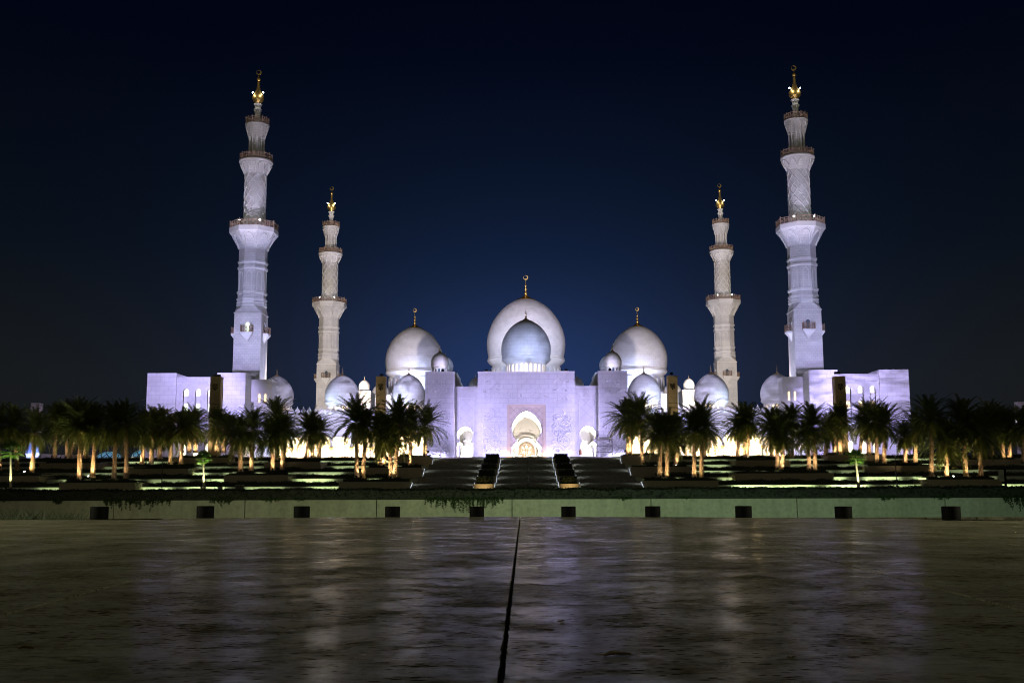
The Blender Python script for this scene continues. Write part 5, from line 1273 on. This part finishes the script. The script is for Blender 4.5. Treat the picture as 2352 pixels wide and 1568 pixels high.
# ------------------------------------------------------------------ scaffold tower, umbrellas, poles, sign, cabinets
SY = 222.0
x0, x1 = W(1369.5, 1020, SY).x, W(1406.5, 1020, SY).x; zs = ZP(1011, SY); zr = ZP(999, SY)
t = thing('scaffold_tower', ((x0 + x1) / 2, SY, PLAT), 'thin metal scaffold tower standing at the mouth of a side arch', 'scaffold')
for x in (x0, x1):
    for y in (SY, SY + 1.4): MB().tube([(x, y, PLAT), (x, y, zr)], .035, 6).build('post', 'grey_metal', t)
nl = 3
for k in range(nl + 1):
    z = PLAT + (zs - PLAT) * k / nl + .1
    for y in (SY, SY + 1.4): MB().tube([(x0, y, z), (x1, y, z)], .028, 5).build('ledger', 'grey_metal', t)
    if k < nl: z2 = PLAT + (zs - PLAT) * (k + 1) / nl + .1; MB().tube([(x0, SY, z), (x1, SY, z2)], .022, 5).build('brace', 'grey_metal', t); MB().tube([(x1, SY + .02, z), (x0, SY + .02, z2)], .022, 5).build('brace', 'grey_metal', t)
MB().box(x0, x1, SY, SY + 1.4, zs + .10, zs + .16).build('deck', 'brown', t)
for z in (zs + .6, zs + 1.1): MB().tube([(x0, SY, z), (x1, SY, z)], .022, 5).build('guard_rail', 'grey_metal', t)

def umbrella(px, pt, Y, lab):
    p = W(px, pt, Y); h = p.z - PLAT; t = thing('closed_umbrella', (p.x, Y, PLAT), lab, 'umbrella', 'closed parasols on the platform')
    MB().lathe([(.04, 0), (.04, h)], 8).build('pole', 'grey_metal', t, (0, 0, 0)); MB().lathe([(.30, 0), (.32, .06), (.06, .10)], 14).build('base', 'black', t, (0, 0, 0))
    mb = MB(); rows = []
    for z, r in ((.34, .17), (.42, .24), (.60, .20), (.75, .25), (.80, .18), (.92, .10), (.985, .03)): rows.append([((r * (1 + .22 * math.cos(6 * a))) * math.cos(a), (r * (1 + .22 * math.cos(6 * a))) * math.sin(a), z * h) for a in [2 * PI * k / 24 for k in range(24)]])
    mb.grid(rows); mb.build('canopy', 'canvas', t, (0, 0, 0)); MB().lathe([(.0, .98 * h), (.05, .985 * h), (.03, 1.0 * h), (.0, 1.03 * h)], 8).build('finial', 'brass', t, (0, 0, 0))
umbrella(1333, 1030, 219, 'closed dark parasol standing before the side arch with the scaffold')
umbrella(906, 1023, 228, 'closed dark parasol standing before the bright arcade beside the tall dark palm')

def lamp_pole(px, pt, pb, Y, lab):
    p = W(px, pb, Y); h = W(px, pt, Y).z - p.z; t = thing('lamp_pole', (p.x, Y, p.z), lab, 'lamp pole', 'slim unlit lamp poles on the lawn')
    MB().lathe([(.16, 0), (.16, .05), (.085, .12), (.075, h * .6), (.06, h)], 10).build('pole', 'grey_metal', t, (0, 0, 0))
    MB().tube([(-.42, 0, h), (-.2, 0, h + .10), (.2, 0, h + .10), (.42, 0, h)], .04, 6).build('arm', 'grey_metal', t, (0, 0, 0))
    for s in (-1, 1): MB().lathe([(.0, h + .10), (.13, h + .06), (.15, h - .05), (.12, h - .08), (.0, h - .07)], 12, (s * .42, 0)).build('lamp_head', 'grey_metal', t, (0, 0, 0))
    mb = MB().lathe([(.09, h + .02), (.12, h + .16), (.10, h + .24), (.0, h + .26)], 12); mb.build('sensor_head', 'pale_build', t, (0, 0, 0))
lamp_pole(1213, 1051, 1116, 167.5, 'slim lamp pole standing before the middle flight of the stairs')
lamp_pole(371, 1054, 1120, 168.5, 'slim lamp pole on the lawn below the second glass dome')
lamp_pole(2060, 1050, 1121, 168.5, 'slim lamp pole on the lawn below the end of the outer annex')
p = W(2305, 1121, 168); h = W(2305, 1077, 168).z - p.z
t = thing('sign_post', (p.x, 168, p.z), 'free-standing sign post with a pale panel near the picture edge', 'sign')
MB().box(.25, .52, -.12, .12, 0, h).build('pole', 'black', t, (0, 0, 0)); MB().box(-.62, .18, -.06, .06, h * .36, h * .97).build('panel', 'terrace', t, (0, 0, 0)); MB().box(-.95, .75, -.16, .16, h, h + .12).build('cap', 'black', t, (0, 0, 0))
MB().box(.05, .72, -.3, .3, -.02, .10).build('base', 'planter', t, (0, 0, 0))
mb = MB()
for k in range(4): mb.box(-.45, .02, -.075, -.062, h * (.55 + .05 * k), h * (.565 + .05 * k))
mb.build('panel_marking', 'grey_metal', t, (0, 0, 0))
def cabinet(px, pt, pb, w_, Y, lab):
    p = W(px, pb, Y); h = W(px, pt, Y).z - p.z; t = thing('utility_cabinet', (p.x, Y, p.z), lab, 'cabinet', 'utility cabinets on the lawn'); hw = w_ / 2 * Y / F
    MB().box(-hw, hw, 0, .6, 0, h * .9).build('body', 'planter', t, (0, 0, 0)); MB().box(-hw - .06, hw + .06, -.06, .66, h * .9, h).build('lid', 'grey_metal', t, (0, 0, 0)); MB().box(-hw * .9, -.02, -.03, -.002, h * .08, h * .82).build('door', 'grey_metal', t, (0, 0, 0)); MB().box(.02, hw * .9, -.03, -.002, h * .08, h * .82).build('door', 'grey_metal', t, (0, 0, 0))
cabinet(549, 1112, 1123, 18, 170, 'wide utility cabinet on the lawn near the planter with lamps')
cabinet(504, 1117, 1123, 10, 170, 'small low utility cabinet on the lawn near the second fan palm')

# ------------------------------------------------------------------ people
def limb_mesh(name, verts, edges, radii, m, parent=None, sub=1):
    me = bpy.data.meshes.new(name); me.from_pydata(verts, edges, []); me.update(); o = bpy.data.objects.new(name, me); COL.objects.link(o)
    md = o.modifiers.new('skin', 'SKIN'); 
    if not me.skin_vertices: bpy.context.view_layer.objects.active = o
    lay = me.skin_vertices[0].data if len(me.skin_vertices) else None
    if lay is not None:
        for v, r in zip(lay, radii): v.radius = (r, r)
        lay[0].use_root = True
    s = o.modifiers.new('sub', 'SUBSURF'); s.levels = sub; s.render_levels = sub
    dg = bpy.context.evaluated_depsgraph_get(); me2 = bpy.data.meshes.new_from_object(o.evaluated_get(dg)); o.modifiers.clear(); o.data = me2
    me2.materials.clear(); me2.materials.append(M[m]); me2.polygons.foreach_set('use_smooth', [True] * len(me2.polygons))
    if parent is not None: o.parent = parent
    return o
def person(loc, rz, label, pose, shirt, trousers):
    """one skinned body; joints for a standing or a seated pose, facing -Y before rotation"""
    t = thing('person', loc, label, 'person'); t.rotation_euler = (0, 0, rz)
    if pose == 'sit': pel, kn, an, toe = Vector((0, 0, .50)), Vector((.10, -.44, .52)), Vector((.10, -.42, .09)), Vector((.11, -.60, .04)); lean = -.10
    else: pel, kn, an, toe = Vector((0, 0, .93)), Vector((.10, -.03, .49)), Vector((.11, .02, .08)), Vector((.13, -.16, .04)); lean = -.02
    V, E, Rr = [], [], []
    def add(p, r, par=None):
        V.append(tuple(p)); Rr.append(r)
        if par is not None: E.append((par, len(V) - 1))
        return len(V) - 1
    i0 = add(pel, .135); i1 = add(pel + Vector((0, lean * .3, .18)), .125, i0); i2 = add(pel + Vector((0, lean * .7, .38)), .145, i1); i3 = add(pel + Vector((0, lean, .50)), .08, i2); i4 = add(pel + Vector((0, lean - .01, .58)), .055, i3)
    i5 = add(pel + Vector((0, lean - .03, .66)), .085, i4); i6 = add(pel + Vector((0, lean - .035, .75)), .095, i5); add(pel + Vector((0, lean - .02, .82)), .06, i6)
    for s in (-1, 1):
        mx = lambda v: Vector((v.x * s, v.y, v.z))
        h = add(pel + Vector((s * .09, -.02, -.03)), .10, i0); k = add(mx(kn), .068, h); a = add(mx(an), .042, k); add(mx(toe), .035, a)
        sh = add(pel + Vector((s * .19, lean, .45)), .06, i2)
        if pose == 'sit': el, wr, hd = Vector((s * .24, -.14, pel.z + .20)), Vector((s * .13, -.36, pel.z + .12)), Vector((s * .11, -.43, pel.z + .10))
        else: el, wr, hd = Vector((s * .25, -.02, pel.z + .17)), Vector((s * .26, -.10, pel.z - .06)), Vector((s * .26, -.12, pel.z - .14))
        e = add(el, .043, sh); w2 = add(wr, .030, e); hh = add(hd, .034, w2); d = (hd - wr).normalized(); sd = Vector((1, 0, 0))
        for q in range(4): f = add(hd + d * (.05 + (.012 if q in (1, 2) else 0)) + sd * (.018 * (q - 1.5)), .0095, hh); add(hd + d * (.085 + (.015 if q in (1, 2) else 0)) + sd * (.02 * (q - 1.5)) + Vector((0, -.008, -.012)), .008, f)
        add(hd - sd * s * .045 + d * .03, .010, hh)
    body = limb_mesh('body', V, E, Rr, trousers, t)
    # clothing and features
    top = pel + Vector((0, lean, 0))
    mb = MB(); prof = [(.155, -.02), (.150, .10), (.155, .22), (.175, .36), (.150, .46), (.075, .53)]
    mb.v = []; mb.lathe(prof, 18); mb.v = [Vector((p.x * 1.22, p.y * .92 + lean * (p.z / .5), p.z + pel.z)) for p in mb.v]; mb.build('shirt', shirt, t, (0, 0, 0))
    hc = pel + Vector((0, lean - .03, .72)); mb = MB(); mb.lathe([(.0, -.11), (.06, -.10), (.083, -.03), (.09, .03), (.07, .09), (.0, .115)], 16, (0, 0)); mb.v = [Vector((p.x * .92, p.y * 1.1, p.z)) + hc for p in mb.v]
    mb.face([hc + Vector((-.014, -.095, -.02)), hc + Vector((.014, -.095, -.02)), hc + Vector((0, -.125, -.03)), ]); mb.build('head', 'skin', t, (0, 0, 0))
    mb = MB(); mb.lathe([(.094, .0), (.10, .05), (.078, .10), (.0, .125)], 16); mb.v = [Vector((p.x * .95, p.y * 1.08 + .014, p.z)) + hc for p in mb.v]; mb.build('hair', 'hair', t, (0, 0, 0))
    return t
p = W(1010.5, 1052.5, 211)
person((p.x - .1, 211, W(1010, 1054.0, 211).z - .02), math.radians(80), 'person in dark trousers and pale shirt sitting at the head of the stairs', 'sit', 'cloth_pale', 'cloth_dark')
p = W(1370.5, 1012, SY + .6)
person((p.x + .15, SY + .6, zs + .17), math.radians(15), 'person in a pale shirt standing on the scaffold deck', 'stand', 'cloth_pale', 'cloth_dark')
for px, lab, sh in ((1345.5, 'person seated low beyond the stair head, nearest the closed parasol', 'cloth_dark'), (1350.5, 'person seated low beyond the stair head, middle of three before the arch', 'cloth_pale'), (1361, 'person seated low beyond the stair head, nearest the scaffold', 'cloth_dark')):
    p = W(px, 1052, 219.5); person((p.x, 219.5, ZP(1051.6, 219.5) - 1.30), math.radians(170 if sh == 'cloth_pale' else -40), lab, 'sit', sh, 'cloth_dark')

# ------------------------------------------------------------------ floodlights that wash the mosque
def flood(loc, target, power, color, angle, label, gobo=None, blend=.6, radius=.25):
    t = thing('floodlight', loc, label, 'floodlight', 'floodlights washing the mosque')
    d = (Vector(target) - Vector(loc)).normalized(); q = d.to_track_quat('Y', 'Z').to_euler()
    t.rotation_euler = q
    MB().box(-.28, .28, -.22, .10, -.20, .20).build('housing', 'black', t, (0, 0, 0)); MB().box(-.24, .24, .10, .104, -.16, .16).build('lens', 'lens_cool', t, (0, 0, 0)); MB().tube([(-.33, 0, 0), (-.33, -.05, -.36), (.33, -.05, -.36), (.33, 0, 0)], .03, 6).build('bracket', 'grey_metal', t, (0, 0, 0))
    lamp('SPOT', Vector(loc) + d * .2, power, color, radius, target, angle, blend, gobo=gobo, parent=t)
K = 1000.0
LAVF = (.53, .47, 1.0); DOMEC = (.62, .60, 1.0)
TWR = {-1: (W(495, 870, 211).x, W(874.5, 870, 211).x), 1: (W(1929.5, 870, 211).x, W(1544.5, 870, 211).x)}
TZ = ZP(864, 211)
for s in (-1, 1):
    sd = 'glass dome' if s < 0 else 'sign post'
    xo2, xi2 = TWR[s]
    # projectors on the roofs of the light towers
    flood((s * 19.2, 208.0, PLAT + 1.0), (s * -1, GY, 17.0), 33.7502 * K, LAVF, 88, 'stair-side floodlight aimed at the portal block, %s side' % sd, (5.5, .24, 3.1 + s), .8)
    flood((s * 19.6, 208.6, PLAT + 1.0), (s * 19, GY, 20), 9.522 * K, LAVF, 66, 'stair-side floodlight aimed at the side tower, %s side' % sd, (5.5, .22, 5.1 + s), .8)
    flood((xi2, 212.3, TZ + .55), (s * 40, 248, 21), 65.348 * K, DOMEC, 66, 'inner tower-top projector aimed at the arcade domes, %s side' % sd, (11.0, .62, 8 + s))
    flood((xo2 + s * .5, 212.3, TZ + .55), (s * 75, NY, 17), 60.48 * K, LAVF, 78, 'outer tower-top projector aimed at the annex, %s side' % sd, (6.0, 0.46 if s > 0 else .16, 1.3 + 4 * s))
    flood((xo2, 211.9, TZ + .55), (s * 66.5, MY, 52), 108 * K, (.56, .56, 1.0), 50, 'outer tower-top projector aimed at the front minaret shaft, %s side' % sd, (9.0, .30, 2.2 * s + 5))
    flood((xo2 - s * .5, 211.9, TZ + .55), (s * 67, MY, 94), 108 * K, (.84, .74, .90), 34, 'outer tower-top projector aimed at the front minaret top, %s side' % sd, (12.0, .35, 1.2 * s + 2))
    # facade foot uplights
    for k, x in enumerate((6.6, 13.2, 19.2)):
        lamp('AREA', (s * x, GY - .8, PLAT + .15), [150, 110, 190][k], (.58, .54, 1.0), target=(s * x, GY + 1.2, PLAT + 6), size=(4.0, .3))
    flood((s * 51.5, 259, PLAT + .4), (s * 67, MY, 56), 34 * K, (.66, .66, 1.0), 80, 'roof floodlight aimed at the front minaret inner face, %s side' % sd)
    # rear minaret
    flood((s * 50.5, 250.6, 18.0), (s * xb, MY2, 62), 330 * K, (1.0, .84, .72), 84, 'roof floodlight aimed at the rear minaret, %s side' % sd, (9.0, .22, 4 + s))
    flood((s * 36, 330, PLAT + .4), (s * xb, MY2, 66), 72 * K, (.80, .76, 1.0), 80, 'courtyard floodlight aimed at the rear minaret inner face, %s side' % sd)
    # roof domes of the arcade
    for k, x in enumerate((27.3, 43, 58.5)):
        flood((s * (x + 4.5), 241.2, 18.2), (s * x, 249, 24), 2.2 * K, BLUE, 110, 'small roof floodlight %s on the arcade battlement, %s side' % (['near the gateway tower', 'at the middle dome', 'near the annex'][k], sd))
    # great side domes
    flood((s * 40, 379.0, zH + .4), (s * 40, yS, 48), 13 * K, (.50, .60, 1.0), 120, 'hall roof floodlight under the great side dome, outer, %s side' % sd)
    flood((s * 30, 300, PLAT + .4), (s * 41, yS, 52), 136.824 * K, (.66, .62, 1.0), 46, 'courtyard floodlight aimed at the great side dome, %s side' % sd, (14.0, .5, 3 - 2 * s), 1.0)
    # main dome
    flood((s * 12.5, 375.2, ZP(860, 385) + .4), (s * 4, yM, 60), 19 * K, (.50, .60, 1.0), 110, 'hall roof floodlight under the main dome, %s side' % sd)
    flood((s * 34, 300, PLAT + .4), (0, yM, 72), 101.43 * K, (.74, .68, 1.0), 34, 'courtyard floodlight aimed at the main dome, %s side' % sd, (14.0, .48, 7 + s), 1.0)
    flood((s * 8.5, 226.5, zT + .5), (s * 1.5, yD, zT + 9), 19 * K, (.50, .58, 1.0), 100, 'gateway roof floodlight beside the entrance dome, %s side' % sd, (4.0, .5, 2 + s))
    flood((s * 17.8, 225.6, zT + .45), (s * 18.2, 231, zT + 5.5), .9 * K, (.72, .66, 1.0), 120, 'side tower roof floodlight before its small dome, %s side' % sd)
    flood((s * (xm - 4.3), MY + 1.5, PLAT + mz(528) + 2.3), (s * 2, yM, 74), 330 * K, (.70, .65, 1.0), 17, 'minaret balcony floodlight aimed at the main dome, %s side' % sd, (26.0, .5, 6 + s), 1.0)
    flood((s * (xm - 3.9), MY + 2.6, PLAT + mz(528) + 2.3), (s * 40, yS, 52), 55 * K, (.68, .64, 1.0), 18, 'minaret balcony floodlight aimed at the great side dome, %s side' % sd, (22.0, .5, 2 + s), 1.0)
    flood((s * 24, 302, PLAT + .4), (s * 31, 385, 30), 30 * K, (.58, .68, 1.0), 90, 'courtyard floodlight aimed at the hall wall, %s side' % sd)
    flood((s * 33, 276, PLAT + .4), (s * 37, 292, 26), 2 * K, (.62, .70, 1.0), 90, 'roof floodlight aimed at the corner kiosk, %s side' % sd)
# unseen spots added below the plaza rim to brighten the wall across the road
for x, c, pw in ((-9, (1.0, .96, .55), 2300), (-2, (.80, 1.0, .58), 2700), (4.5, (.70, 1.0, .58), 2800), (11, (.60, 1.0, .70), 3300)):
    lamp('SPOT', (x, 17.0, -1.1), pw, c, .12, (x, WY, -.2), 70, .9)

# unseen lamp posts added behind and beside the paving to brighten it
t = thing('added_lamp_post', (3.0, -9.0, 0), 'tall unseen lamp post added behind the viewer to brighten the paving', 'added lamp post')
MB().lathe([(.12, 0), (.12, .4), (.06, .5), (.05, 6.4)], 12).build('pole', 'grey_metal', t, (0, 0, 0))
MB().lathe([(.0, 6.4), (.30, 6.42), (.34, 6.5), (.10, 6.62), (.0, 6.64)], 16).build('lamp_head', 'grey_metal', t, (0, 0, 0))
lamp('SPOT', (3.0, -9.0, 6.3), 230, (.96, 1.0, .66), .12, (1.0, 4.0, 0), 120, .8, parent=t)
for sx in (-1, 1):
    t = thing('added_lamp_post', (sx * 12.5, 10.5, 0), 'unseen fill lamp post added off to the %s of the paving' % ('grass tuft side' if sx < 0 else 'sign post side'), 'added lamp post')
    MB().lathe([(.12, 0), (.12, .4), (.06, .5), (.05, 4.4)], 12).build('pole', 'grey_metal', t, (0, 0, 0)); MB().lathe([(.0, 4.4), (.26, 4.42), (.30, 4.5), (.10, 4.62), (.0, 4.64)], 16).build('lamp_head', 'grey_metal', t, (0, 0, 0))
    lamp('SPOT', (sx * 12.5, 10.5, 4.35), 5200, (.98, .93, .60), .12, (sx * 2.5, 10.0, 0), 92, 1.0, parent=t)
